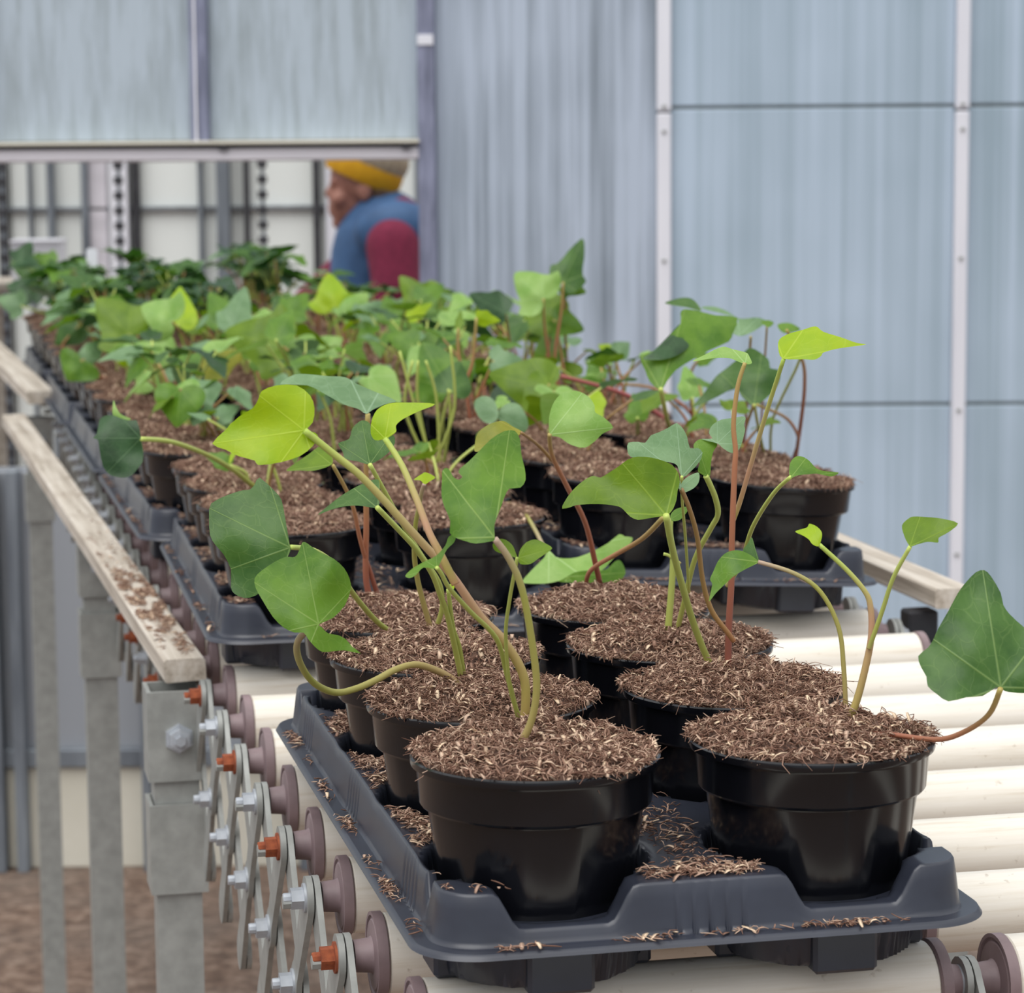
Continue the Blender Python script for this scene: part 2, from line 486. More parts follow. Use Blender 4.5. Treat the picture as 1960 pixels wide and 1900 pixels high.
# the far bay seen through the opening
DF = 10.5
XF = lambda px: W(px, 400, DF).x
ZF = lambda py: W(400, py, DF).z
far = link('wall_far', MB().box(XF(-2600), XF(1500), DF+0.05, DF+0.07, 0.0, 4.2).mesh('wall_far'), None, M['pane_far'], 'structure')
edges = [-2500, -2150, -1800, -1450, -1100, -750, -400, -200, 20, 60, 100, 165, 215, 262, 385, 430, 472, 505, 607, 650, 745, 800, 1000]
for i in range(len(edges)-1):
    for z0, z1 in ((0.0, ZF(397)), (ZF(397), 4.2)):
        pane(XF(edges[i])+0.004, XF(edges[i+1])-0.004, z0+0.004, z1-0.004, M['pane_far'], DF, far, 'pane')
for px, wd, mt, th in ((-2150, 14, 'galv_dark', .06), (-1800, 30, 'white_metal', .06), (-1450, 14, 'galv_dark', .06), (-1100, 14, 'galv_dark', .06), (-750, 30, 'white_metal', .06), (-400, 14, 'galv_dark', .06), (-200, 12, 'dark_iron', .06), (8, 16, 'dark_iron', .05), (60, 6, 'galv_dark', .04), (101, 12, 'galv_dark', .06), (166, 12, 'galv_dark', .06), (190, 34, 'beam', .03), (233, 34, 'white_metal', .08),
                       (263, 14, 'dark_iron', .05), (386, 8, 'galv_dark', .05), (431, 24, 'galv_dark', .09), (474, 10, 'dark_iron', .05), (607, 12, 'dark_iron', .06), (640, 30, 'white_metal', .05), (800, 10, 'galv_dark', .05)):
    link('glazing_bar', MB().box(XF(px-wd/2), XF(px+wd/2), DF-th, DF+0.01, 0.0, 4.2, 0.002).mesh('glazing_bar'), far, M[mt])
link('glazing_rail', MB().box(XF(-2500), XF(1000), DF-0.03, DF+0.01, ZF(400), ZF(395)).mesh('glazing_rail'), far, M['galv_dark'])
# toothed uprights (slotted strips) standing in the far bay
for n_, (px, side) in enumerate(((228, 'in front of the bright white post'), (503, 'between two far grey posts'), (5, 'at the left edge of the opening'))):
    mb = MB()
    x, z = W(px, 400, 9.0).x, 0.0
    mb.box(x-0.006, x+0.006, 9.0, 9.012, 0, 3.6)
    link_ = MB()
    ub = empty('slotted_upright', (x, 9.0, 0))
    mb.xf(Matrix.Translation((-x, -9.0, 0)))
    link('strip', mb.mesh('strip'), ub, M['galv_dark'])
    tm = MB()
    for k in range(70):
        zz = 0.05 + k*0.05
        tm.box(-0.016, 0.016, -0.008, 0.0, zz, zz+0.024, 0.002)
    link('tooth_row', tm.mesh('tooth_row'), ub, M['dark_iron'], 'stuff')
    tag(ub, 'dark slotted upright with a row of teeth ' + side, 'upright')

# ------------------------------------------------------------------ conveyor frame of reference
A0 = 0.2153
C0 = Vector((0.0107, 1.3383, ZR))
eu = Vector((math.cos(A0), math.sin(A0), 0))
ew = Vector((-math.sin(A0), math.cos(A0), 0))
def CW(u, w, z=0.0):
    return C0 + eu*u + ew*w + Vector((0, 0, z))
RP, RR, WOFF = 0.1195, 0.0225, -0.014
CSH = 0.0075
conv = empty('roller_conveyor', (C0.x-eu.x*CSH, C0.y-eu.y*CSH, 0), A0)
tag(conv, 'long expanding roller conveyor with cream rollers and steel scissor lattice', 'conveyor')
H0 = ZR    # conveyor parts are modelled in (u, w, height above ground)
# rollers
def roller_mesh(L):
    return MB().lathe([(RR-0.003, -L/2), (RR, -L/2+0.003), (RR, L/2-0.003), (RR-0.003, L/2)], 40, 'X').mesh('roller', M['roller'], 40)
def flange_mesh():
    return MB().lathe([(0.005, 0.0150), (0.0088, 0.0150), (0.0096, 0.0062), (0.0104, 0.0050), (0.0190, 0.0044), (0.0200, 0.0034), (0.0210, 0.0034), (0.0216, 0.0046), (0.0236, 0.0046), (0.0236, -0.001), (0.0222, -0.002)], 32, 'X').mesh('flange', M['flange'], 35)
RM = roller_mesh(0.272)
FM = flange_mesh()
AX = MB().tube([(-0.022, 0, 0), (0.605, 0, 0)], 0.004, 8).mesh('axle', M['galv'], 40)
SEG = ((-0.056, 0.216), (0.256, 0.528))
KS = list(range(-1, 33))
for k in KS:
    w = RP*k + WOFF
    for si, (a, b) in enumerate(SEG):
        r = link('roller', RM, conv)
        r.location = ((a+b)/2, w, H0-RR)
        r.rotation_euler = (random.Random(k*7+si).uniform(0, 6), 0, 0)
        for sgn in (-1, 1):
            f = link('flange', FM, r)
            f.location = (sgn*(b-a)/2, 0, 0)
            f.rotation_euler = (0, 0, 0 if sgn > 0 else math.pi)
    ax = link('axle', AX, conv)
    ax.location = (-0.072, w, H0-RR-0.002)
# scissor lattices: flat bars with rounded ends crossing in the middle, nuts on every pivot
def bar_mesh():
    L = math.hypot(RP, 0.140)
    poly = []
    for k in range(9):
        a = -math.pi/2 + math.pi*k/8
        poly.append((L/2 + 0.013*math.cos(a), 0.013*math.sin(a)))
    for k in range(5):
        poly.append((0.012 - 0.006*k, 0.0085 + 0.003*math.sin(math.pi*k/4)))
    for k in range(9):
        a = math.pi/2 + math.pi*k/8
        poly.append((-L/2 + 0.013*math.cos(a), 0.013*math.sin(a)))
    for k in range(5):
        poly.append((-0.012 + 0.006*k, -0.0085 - 0.003*math.sin(math.pi*k/4)))
    return MB().prism(poly, (-0.0018, 0.0018), lambda a, b, c: (c, a, b)).mesh('lattice_bar', M['galv'], 35)
BM = bar_mesh()
def nut_mesh(m):
    hexa = [(0.0066*math.cos(math.pi/3*k), 0.0066*math.sin(math.pi/3*k)) for k in range(6)]
    mb = MB().prism(hexa, (-0.0085, 0.0), lambda a, b, c: (c, a, b))
    mb.lathe([(0.0032, -0.0130), (0.0036, -0.0122), (0.0036, -0.0085)], 10, 'X')
    mb.lathe([(0.0088, -0.0012), (0.0088, 0.0015)], 16, 'X')
    return mb.mesh('nut', m, 30)
NG, NRU = nut_mesh(M['bolt']), nut_mesh(M['rust'])
ang = math.atan2(0.140, RP)
rng = random.Random(4)
rusty = {1: 1, 3: 1, 5: 1, 7: 1}
for side, u0, kk in (('left', -0.0765, range(-1, 26)), ('middle', 0.236, range(-2, 4)), ('right', 0.552, range(2, 26))):
    for k in kk:
        w = RP*k + WOFF
        for fam in (0, 1):
            b = link('lattice_bar', BM, conv)
            b.location = (u0 + (0.0022 if fam else -0.0022), w+RP/2, H0-RR-0.070)
            b.rotation_euler = (-ang if not fam else ang, 0, 0)
            if fam == 0:
                for (pos, t) in ((0, 'top'), (1, 'mid')):
                    is_r = (k in rusty) if pos == 0 else (k == 1 or (k > 8 and rng.random() < 0.3))
                    n = link('nut', NRU if is_r else NG, b)
                    n.matrix_local = b.rotation_euler.to_matrix().to_4x4().inverted() @ Matrix.Translation(((-0.002 if side != 'right' else 0.002), (-RP/2 if pos == 0 else 0), (0.070 if pos == 0 else 0.0))) @ (Matrix.Identity(4) if side != 'right' else Matrix.Rotation(math.pi, 4, 'Z'))
                    if is_r and pos == 0:
                        n['label'] = 'rusty orange nut'
# legs: square tube in two sleeves with a bolt
def square_tube(mb, half, z0, z1, wall=0.003):
    for (x0, x1, y0, y1) in ((-half, half, -half, -half+wall), (-half, half, half-wall, half), (-half, -half+wall, -half+wall, half-wall), (half-wall, half, -half+wall, half-wall)):
        mb.box(x0, x1, y0, y1, z0, z1)
    return mb
def leg(u, w, name='leg'):
    g = link(name, square_tube(MB(), 0.0185, 0.012, H0-0.04).mesh(name, M['galv']), conv)
    g.location = (u, w, 0)
    for z0, z1 in ((H0-0.103, H0-0.028), (H0-0.198, H0-0.123)):
        link('sleeve', square_tube(MB(), 0.0235, z0, z1, 0.0035).mesh('sleeve', M['galv']), g)
    link('foot_plate', MB().box(-0.05, 0.05, -0.05, 0.05, 0, 0.012, 0.002).mesh('foot_plate', M['rust']), g)
    nb = MB().lathe([(0.0125, 0), (0.0125, -0.0022), (0.0092, -0.0025), (0.0092, -0.010), (0.0045, -0.0105), (0.0045, -0.0145)], 6, 'Y', (0.002, -0.0235, H0-0.067))
    link('bolt', nb.mesh('bolt', M['bolt']), g)
    return g
for (px, d) in ((333, 2.19), (196, 3.10), (90, 4.4)):
    p = W(px, 1400, d) - C0
    leg(p.dot(eu)+CSH, p.dot(ew))
leg(0.595, 0.93)
leg(0.595, 1.9)
leg(0.595, 3.1)
# timber side rails
def rail(p0, p1, wdt, th, label, n=12):
    p0, p1 = Vector(p0), Vector(p1)
    d = p1-p0
    L = d.length
    mb = MB()
    V, Fc = [], []
    rg = random.Random(int(L*1000))
    for i in range(n+1):
        y = L*i/n
        bow = 0.0
        j = lambda: rg.uniform(-0.0006, 0.0006)
        x0, x1, z0, z1, b = -wdt/2, wdt/2, -th, 0.0, 0.0015
        prof = [(x0+b, z0), (x1-b, z0), (x1, z0+b), (x1, z1-b), (x1-b, z1), (x0+b, z1), (x0, z1-b), (x0, z0+b)]
        V += [(x+j()+bow, y, z+j()) for x, z in prof]
    for i in range(n):
        for k in range(8):
            q = (k+1) % 8
            Fc.append((i*8+k, (i+1)*8+k, (i+1)*8+q, i*8+q))
    Fc.append(tuple(range(8)))
    Fc.append(tuple(n*8+k for k in range(7, -1, -1)))
    o = link('timber_rail', mb.add(V, Fc).mesh('timber_rail', M['timber']))
    o.location = p0
    o.rotation_euler = (math.asin(d.z/L), 0, math.atan2(-d.x, d.y))
    return tag(o, label, 'timber')
e0 = (W(313, 1267, 2.185) + W(394, 1257, 2.185))/2
e1 = (W(-8, 795, 4.1) + W(60, 790, 4.1))/2
rail(e0, e1, 0.0345, 0.0185, 'weathered timber side rail on the left, strewn with brown compost')
r0 = W(1828, 1126, 2.34)
r1 = r0 + ew*2.2 - eu*0.01
rail(r0, r1, 0.036, 0.018, 'pale timber side rail on the right, its end jutting out beside the rollers')
f0 = W(78, 748, 4.12)
f1 = W(-60, 618, 5.0)
rail(f0, f1, 0.042, 0.02, 'blurred timber rail at the far left edge beyond the near rail')
# little bracket under the right rail
bk = MB().box(-0.012, 0.012, -0.012, 0.012, -0.05, 0.0, 0.002)
for w in (0.93, 1.9):
    o = link('rail_bracket', MB().box(-0.014, 0.014, -0.012, 0.012, H0-0.05, H0-0.0035, 0.002).mesh('rail_bracket', M['dark_iron']), conv)
    o.location = (0.578, w+0.02, 0)

# ------------------------------------------------------------------ trays
PL, PS = 0.1358, 0.147
TX, TY = 4*PL+0.022, 2*PS+0.002
POTS = [((i-1.5)*PL, (j-0.5)*PS) for i in range(4) for j in (0, 1)]
def smooth(a, b, x):
    t = np.clip((x-a)/(b-a), 0, 1)
    return t*t*(3-2*t)
def tray_mesh():
    def lines(L, ribs):
        s = set(np.round(np.arange(0, L/2, 0.0032), 5))
        s |= {0.0, 0.0008, 0.002, 0.005, 0.009, 0.0105, 0.0115, 0.0125, 0.0135, 0.0145, 0.0155, 0.017, 0.019}
        h = sorted(s)
        full = sorted(set([-L/2+a for a in h] + [L/2-a for a in h] + ribs))
        out = [full[0]]
        for a in full[1:]:
            if a-out[-1] > 0.00045:
                out.append(a)
        return np.array(out)
    def ribs(centres):
        r = []
        for c in centres:
            for k in range(-2, 3):
                for e in (-0.0022, -0.0012, 0, 0.0012, 0.0022):
                    r.append(c+k*0.0085+e)
        return r
    rx = [-1.35*PL, 0.0, 1.35*PL]
    ry = [0.0]
    xs, ys = lines(TX, ribs(rx)), lines(TY, ribs(ry))
    X, Y = np.meshgrid(xs, ys, indexing='ij')
    sx, sy = TX/2-np.abs(X), TY/2-np.abs(Y)
    s = np.minimum(sx, sy)
    Z = 0.0305 - 0.003*(1-smooth(0, 0.002, s)) + 0.026*smooth(0.0105, 0.0152, s)
    plat = smooth(0.0105, 0.0152, s)
    # dips in the end walls in front of each pot
    for c in (-PS/2, PS/2):
        dip = (1-smooth(0.022, 0.036, np.abs(Y-c)))*(1-smooth(0.034, 0.040, sx))
        Z = np.where(sx < sy+0.02, Z - dip*plat*0.0185, Z)
    # grooves behind the corner blocks
    g = (smooth(0.047, 0.0495, sx)-smooth(0.058, 0.0605, sx))*(1-smooth(0.034, 0.037, sy))
    Z -= g*plat*0.012
    # ribs pressed into the walls
    for c in rx:
        for k in range(-2, 3):
            Z -= 0.010*np.clip(1-np.abs(X-c-k*0.0085)/0.0018, 0, 1)*((sy < sx) & (sy > 0.0112) & (sy < 0.0142))*1.0
    for k in range(-2, 3):
        Z -= 0.010*np.clip(1-np.abs(Y-k*0.0085)/0.0018, 0, 1)*((sx < sy) & (sx > 0.0112) & (sx < 0.0142))*1.0
    # sockets
    for (cx, cy) in POTS:
        r = np.hypot(X-cx, Y-cy)
        z2 = 0.003 + 0.055*smooth(0.0525, 0.0575, r)
        Z = np.minimum(Z, np.where(r < 0.0575, z2, 9))
        Z = np.where((r >= 0.0575) & (r < 0.0605), np.minimum(Z, 0.0550+0.0015*(r-0.0575)/0.003), Z)
    # rounded corners
    R = 0.034
    ax, ay = np.abs(X)-(TX/2-R), np.abs(Y)-(TY/2-R)
    inc = (ax > 0) & (ay > 0)
    h = np.hypot(ax, ay)
    f = np.where(inc & (h > 0), np.maximum(ax, ay)/np.maximum(h, 1e-9), 1.0)
    X2 = np.where(inc, np.sign(X)*(TX/2-R+ax*f), X)
    Y2 = np.where(inc, np.sign(Y)*(TY/2-R+ay*f), Y)
    nx, ny = X.shape
    V = np.stack([X2, Y2, Z], -1).reshape(-1, 3)
    idx = np.arange(nx*ny).reshape(nx, ny)
    Fq = np.stack([idx[:-1, :-1], idx[1:, :-1], idx[1:, 1:], idx[:-1, 1:]], -1).reshape(-1, 4)
    me = bpy.data.meshes.new('tray_deck')
    me.from_pydata(V.tolist(), [], Fq.tolist())
    me.update()
    me.materials.append(M['tray'])
    me.shade_smooth()
    return me
def cup_mesh():
    mb = MB()
    n = 12
    prof = [(0.0550, 0.036), (0.0535, 0.012), (0.0520, 0.003), (0.044, 0.0005), (0.0, 0.0005)]
    mb.lathe(prof, n)
    for k in range(4):
        a = math.pi/4 + k*math.pi/2 - math.pi/4
        b = MB().box(0.040, 0.0565, -0.017, 0.017, 0.0005, 0.034, 0.002)
        b.xf(Matrix.Rotation(a, 4, 'Z'))
        mb.add(b.v, b.f)
    return mb.mesh('cup', M['tray'], 25)
TM, CM = tray_mesh(), cup_mesh()
TRAYS = []
def add_tray(p00, a, along, tilt, label, lift=0.0):
    """p00: centre of the pot nearest on the left; along: long side runs away from the camera"""
    ex = Vector((math.cos(a), math.sin(a), 0))
    ey = Vector((-math.sin(a), math.cos(a), 0))
    c = Vector((p00[0], p00[1], 0)) + ex*(PS/2) + ey*(1.5*PL)
    t = empty('nursery_tray', (c.x, c.y, ZR + lift))
    t.rotation_euler = (0, 0, 0)
    R = Matrix.Translation((c.x, c.y, ZR+lift)) @ Matrix.Rotation(tilt, 4, Vector((-ey.x, -ey.y, 0))) @ Matrix.Rotation(a+math.pi/2, 4, 'Z')
    t.matrix_world = R
    link('tray_deck', TM, t)
    for (x, y) in POTS:
        q = link('cup', CM, t)
        q.location = (x, y, 0)
    tag(t, label, 'tray', 'slate blue pot trays on the conveyor')
    # local x runs away, local -y runs right
    slots = {}
    for i in range(4):
        for j in range(2):
            slots[(j, i)] = R @ Vector(((i-1.5)*PL, -(j-0.5)*PS, 0.0035))
    TRAYS.append(dict(o=t, R=R, slots=slots))
    return t
sd = Vector((-math.sin(A0), math.cos(A0)))
names = [('second', 'on the left, just behind the front tray'), ('second', 'on the right, just behind the front tray')]
add_tray((0.0107, 1.3383), A0, True, 0.0, 'slate blue plastic tray in front holding eight pots nearest the camera')
pa = Vector((-0.180, 2.166))
pb = Vector((0.0900, 2.328))
sdl = Vector((-math.sin(0.232), math.cos(0.232)))
ordn = ['second', 'third', 'fourth', 'fifth', 'sixth']
for k in range(5):
    q = pa + sdl*(0.572*k)
    add_tray((q.x, q.y), 0.20 if k == 0 else 0.228, True, 0.004, 'slate blue tray in the left column, %s tray back from the camera' % ordn[k])
    q = pb + sd*(0.580*k)
    add_tray((q.x, q.y), 0.225 if k == 0 else 0.2153, True, -0.055 if k == 0 else -0.03, 'slate blue tray in the right column, %s row of trays back from the camera' % ordn[k], 0.012)

# ------------------------------------------------------------------ pots and compost
def pot_mesh():
    n = 72
    prof = [(0.0, 0.0), (0.043, 0.0), (0.0446, 0.0015), (0.0552, 0.0705), (0.0560, 0.0712), (0.0584, 0.0718), (0.0592, 0.073), (0.0606, 0.0905), (0.0612, 0.0918), (0.0634, 0.0924), (0.0637, 0.0935), (0.0636, 0.0958), (0.0626, 0.0966), (0.0606, 0.0962), (0.0596, 0.093), (0.0560, 0.074), (0.055, 0.070)]
    mb = MB()
    V, Fc = [], []
    prof = [(r, h+0.010 if h > 0.05 else h) for r, h in prof]
    for pi, (r, h) in enumerate(prof):
        for k in range(n):
            a = 2*math.pi*k/n
            rr = r
            if 0.001 < h < 0.0815 and pi < 6:
                ph = (k % 9)/9.0 - 0.5
                rr = r*math.cos(0.22)/math.cos(ph*0.785*0.56) if (k//9) % 2 == 0 else r - 0.0002
            V.append((rr*math.cos(a), rr*math.sin(a), h))
    for i in range(len(prof)-1):
        for k in range(n):
            j = (k+1) % n
            Fc.append((i*n+k, i*n+j, (i+1)*n+j, (i+1)*n+k))
    return mb.add(V, Fc).mesh('pot', M['pot'], 28)
PM = pot_mesh()

def fibres(P, rg, lmin, lmax, tmin, tmax, flat=0.35, lift=0.0005, curl=1.0, chips=0.06):
    """curved little strands (and a few chips) lying on the points P; returns V, F, tone"""
    n = len(P)
    az = rg.uniform(0, 2*np.pi, n)
    el = np.abs(rg.normal(0, flat, n))
    d = np.stack([np.cos(az)*np.cos(el), np.sin(az)*np.cos(el), np.sin(el)], -1)
    L = lmin + (lmax-lmin)*rg.beta(1.2, 3.0, n)
    th = tmin + (tmax-tmin)*rg.beta(1.5, 3, n)
    chip = rg.uniform(0, 1, n) < chips
    L = np.where(chip, rg.uniform(0.004, 0.010, n), L)
    th = np.where(chip, rg.uniform(0.0010, 0.0017, n), th)
    side = np.stack([-np.sin(az), np.cos(az), np.zeros(n)], -1)
    up = np.cross(d, side)
    up *= np.sign(up[:, 2:3]+1e-9)
    cv = rg.normal(0, 0.35, n)*curl*np.where(chip, 0.1, 1.0)
    cu = -np.abs(rg.normal(0, 0.2, n))*curl
    NS = 4
    rings = []
    for i in range(NS):
        t = i/(NS-1)
        off = (t-0.5)
        c = P + d*(L*off)[:, None] + side*(L*cv*(off*off*2-0.25))[:, None] + up*(L*cu*(off*off*2-0.5))[:, None]
        c[:, 2] += lift
        w = th*(0.35+0.65*math.sin(math.pi*(0.12+0.76*t)))
        hgt = np.where(chip, w*0.35, w)
        for k in range(3):
            a = 2*math.pi*k/3+0.5
            rings.append(c + side*(w*math.cos(a))[:, None] + up*(hgt*math.sin(a))[:, None])
    V = np.stack(rings, 1)
    base = (np.arange(n)*NS*3)[:, None]
    tri = []
    for i in range(NS-1):
        for k in range(3):
            j = (k+1) % 3
            tri.append((i*3+k, i*3+j, i*3+3+j, i*3+3+k))
    tri = np.array(tri)
    Fq = (base[:, :, None] + tri[None]).reshape(-1, 4)
    tone = np.clip(rg.beta(2.0, 2.6, n) + chip*0.38, 0, 1)
    tone = np.repeat(tone, NS*3)
    return V.reshape(-1, 3), Fq, tone
def fibre_mesh(name, V, Fq, tone):
    me = bpy.data.meshes.new(name)
    me.vertices.add(len(V))
    me.vertices.foreach_set('co', np.asarray(V, dtype=np.float32).ravel())
    nf = len(Fq)
    me.loops.add(nf*4)
    me.loops.foreach_set('vertex_index', np.asarray(Fq, dtype=np.int32).ravel())
    me.polygons.add(nf)
    me.polygons.foreach_set('loop_start', np.arange(0, nf*4, 4, dtype=np.int32))
    me.update(calc_edges=True)
    at = me.attributes.new('tone', 'FLOAT', 'POINT')
    at.data.foreach_set('value', np.asarray(tone, dtype=np.float32))
    me.materials.append(M['fibre'])
    return me
def soil_height(x, y, seed):
    r = math.hypot(x, y)
    v = Vector((x*38+seed*9.1, y*38, seed))
    v2 = Vector((x*130+seed*3.3, y*130, seed+7))
    e = max(0.0, 1-(r/0.0632)**3)
    return 0.1022 + 0.0115*e + 0.0060*noise.noise(v)*min(1, e*2+0.35) + 0.0036*noise.noise(v2) + 0.0018*noise.noise(v2*2.3)
def soil_mesh(seed):
    mb = MB()
    V, Fc = [(0, 0, soil_height(0, 0, seed))], []
    nr, na = 14, 56
    for i in range(1, nr+1):
        r = 0.0596*i/nr
        for k in range(na):
            a = 2*math.pi*k/na
            x, y = r*math.cos(a), r*math.sin(a)
            V.append((x, y, soil_height(x, y, seed)))
    for k in range(na):
        a = 2*math.pi*k/na
        V.append((0.0565*math.cos(a), 0.0565*math.sin(a), 0.092))
    for k in range(na):
        Fc.append((0, 1+k, 1+(k+1) % na))
    for i in range(nr):
        for k in range(na):
            j = (k+1) % na
            Fc.append((1+i*na+k, 1+(i+1)*na+k, 1+(i+1)*na+j, 1+i*na+j))
    return mb.add(V, Fc).mesh('compost', M['soil'], 60)
def soil_fibre_mesh(seed, n):
    rg = np.random.default_rng(seed)
    a = rg.uniform(0, 2*np.pi, n)
    r = (0.0618 + 0.0026*np.sin(a*2+seed) + 0.0022*np.sin(a*5+seed*2))*np.sqrt(rg.uniform(0, 1, n))
    x, y = r*np.cos(a), r*np.sin(a)
    z = np.array([soil_height(p, q, seed) for p, q in zip(x, y)])
    z = np.maximum(z, np.where(r > 0.0575, 0.1063, 0)) + rg.uniform(-0.0005, 0.0022, n)
    V, Fq, tone = fibres(np.stack([x, y, z], -1), rg, 0.003, 0.012, 0.00022, 0.00066, 0.60, 0.0006, 1.5, 0.07)
    # a few long loose roots hanging over the rim
    m = 44
    a2 = rg.uniform(0, 2*np.pi, m)
    P2 = np.stack([0.0625*np.cos(a2), 0.0625*np.sin(a2), np.full(m, 0.1065)], -1)
    V2, F2, t2 = fibres(P2, rg, 0.010, 0.024, 0.00022, 0.0004, 0.5, 0.0008, 2.0, 0.0)
    return fibre_mesh('compost_fibres', np.vstack([V, V2]), np.vstack([Fq, F2+len(V)]), np.concatenate([tone, t2]))
SOILS = [(soil_mesh(s), soil_fibre_mesh(s, 5200)) for s in (1, 2, 3, 4)]

POTLIST = []
def add_pot(mat4, label, rng_seed, group, col):
    p = empty('potted_ivy')
    p.matrix_world = mat4
    link('pot', PM, p)
    s, f = SOILS[rng_seed % len(SOILS)]
    so = link('compost', s, p)
    rz = (rng_seed*2.39) % 6.28
    so.rotation_euler = (0, 0, rz)
    fo = link('compost_fibres', f, so, None, 'stuff')
    tag(p, label, 'potted plant', group)
    c = mat4.translation
    POTLIST.append(dict(o=p, c=c, M=mat4, Mi=mat4.inverted(), leaves=0, col=col))
    return p
side_n = {0: 'left', 1: 'right'}
rown = ['front', 'second', 'third', 'rear']
front_lab = {
 (0, 0): 'ivy in front left pot of front tray, notched upright leaf and two lime leaves',
 (1, 0): 'ivy in front right pot, big dark three-pointed leaf hanging out at the right',
 (0, 1): 'second ivy pot in left row of front tray, stem looping out to twisted leaf',
 (1, 1): 'second ivy pot in right row of front tray, tall red stem with lime top leaf',
 (0, 2): 'third ivy pot in left row of front tray, large dark leaf leaning left',
 (1, 2): 'third ivy pot in right row of front tray, with thick pale green cut stem',
 (0, 3): 'ivy in rear left pot of the front tray, with straight reddish stems',
 (1, 3): 'ivy in rear right pot of the front tray, with a looped dark red stem'}
sn = 0
for ti, T in enumerate(TRAYS):
    for (j, i), pos in T['slots'].items():
        sn += 1
        Rm = T['R'].to_3x3().to_4x4()
        m4 = Matrix.Translation(pos) @ Rm @ Matrix.Rotation((sn*1.7) % 6.28, 4, 'Z')
        if ti == 0:
            lab = front_lab[(j, i)]
        else:
            c = 'left' if (ti-1) % 2 == 0 else 'right'
            r = ordn[(ti-1)//2]
            n = (1 if c == 'left' else 3)+j
            kind = 'potted ivy' if (ti-1)//2 < 3 else 'dark-leaved potted ivy'
            lab = '%s in the %s tray of the %s column, %s row, %s pot' % (kind, r, c, rown[i], ['left', 'right'][j])
        g = 'black pots of young ivy on the conveyor' if (ti == 0 or (ti-1)//2 < 3) else 'far blurred ivy pots'
        add_pot(m4, lab, sn, g, ti)
ZS = ZR + 0.0035 + 0.113
def nearest_pot(p):
    best = min(POTLIST, key=lambda q: (q['c'].x-p.x)**2 + (q['c'].y-p.y)**2)
    return best

# ------------------------------------------------------------------ leaves and stems
def catmull(P, n, closed=True):
    P = [Vector((a, b)) for a, b in P]
    N = len(P)
    out = []
    per = max(2, int(round(n/N)))
    for i in range(N):
        p0, p1, p2, p3 = P[(i-1) % N], P[i], P[(i+1) % N], P[(i+2) % N]
        for k in range(per):
            t = k/per
            # softened tension keeps lobes crisp
            m1, m2 = (p2-p0)*0.46, (p3-p1)*0.46
            h00, h10, h01, h11 = 2*t**3-3*t*t+1, t**3-2*t*t+t, -2*t**3+3*t*t, t**3-t*t
            out.append(p1*h00+m1*h10+p2*h01+m2*h11)
    return out
def leaf_mesh(outline, base, tip, d, tx, tz, fold, bend, mat, parent, seed=0, rip=0.0018, ctr=None):
    """a leaf blade: curved sheet with the given outline, tilted tx (sideways) and tz (leaning back), folded along its midrib"""
    ol = catmull(outline, max(44, 2*len(outline)))
    b = Vector(base)
    cen = Vector((sum(p.x for p in ol)/len(ol), sum(p.y for p in ol)/len(ol)))
    c = Vector(ctr) if ctr else b + (cen-b)*0.22
    tp = Vector(tip)
    ax = (tp-b)
    Lp = max(ax.length, 1)
    ax = ax/Lp
    lat = Vector((-ax.y, ax.x))
    sc = d/F
    Lm = Lp*sc
    def pt(q):
        X, Z = (q.x-b.x)*sc, -(q.y-b.y)*sc
        m, l = (q-b).dot(ax)*sc, (q-b).dot(lat)*sc
        dd = d + tx*X + tz*Z + fold*math.sqrt(l*l+(0.05*Lm)**2) + bend*m*m/max(Lm, 0.01) + rip*(1+abs(l)/Lm)*noise.noise(Vector((m*45+seed, l*45, seed*1.7)))*3 + 0.03*Lm*math.sin(4.2*math.atan2(l, m))*min(1.0, math.hypot(l, m)/Lm)
        return W(q.x, q.y, dd)
    n = len(ol)
    x0, x1 = min(p.x for p in ol), max(p.x for p in ol)
    y0, y1 = min(p.y for p in ol), max(p.y for p in ol)
    stp = max(x1-x0, y1-y0)/15.0
    def inside(q, mrg):
        c_ = False
        for k in range(n):
            a, e = ol[k], ol[(k+1) % n]
            if (a.y > q.y) != (e.y > q.y) and q.x < (e.x-a.x)*(q.y-a.y)/(e.y-a.y)+a.x:
                c_ = not c_
        return c_ and all((q-p).length > mrg for p in ol)
    pts = list(ol)
    gy = y0 + stp*0.5
    rowi = 0
    while gy < y1:
        gx = x0 + stp*(0.25 + 0.5*(rowi % 2))
        while gx < x1:
            q = Vector((gx, gy))
            if inside(q, stp*0.45):
                pts.append(q)
            gx += stp
        gy += stp*0.87
        rowi += 1
    for k in range(1, 9):
        q = b + (tp-b)*(k/9)
        if inside(q, stp*0.3):
            pts.append(q)
    co, _, fcs = geometry.delaunay_2d_cdt(pts, [], [list(range(n))], 1, 1e-4)[:3]
    uv = [Vector(q) for q in co]
    V = [pt(q) for q in uv]
    Fc = [tuple(f) for f in fcs]
    Mi = parent['Mi']
    me = bpy.data.meshes.new('leaf')
    me.from_pydata([tuple(Mi @ v) for v in V], [], Fc)
    me.update()
    ul = me.uv_layers.new(name='UVMap')
    uvn = [(((q-b).dot(lat))/Lp, ((q-b).dot(ax))/Lp) for q in uv]
    vi = np.zeros(len(me.loops), dtype=np.int32)
    me.loops.foreach_get('vertex_index', vi)
    ul.data.foreach_set('uv', np.array(uvn, dtype=np.float32)[vi].ravel())
    me.materials.append(M[mat])
    me.shade_smooth()
    parent['leaves'] += 1
    return link('leaf', me, parent['o'])
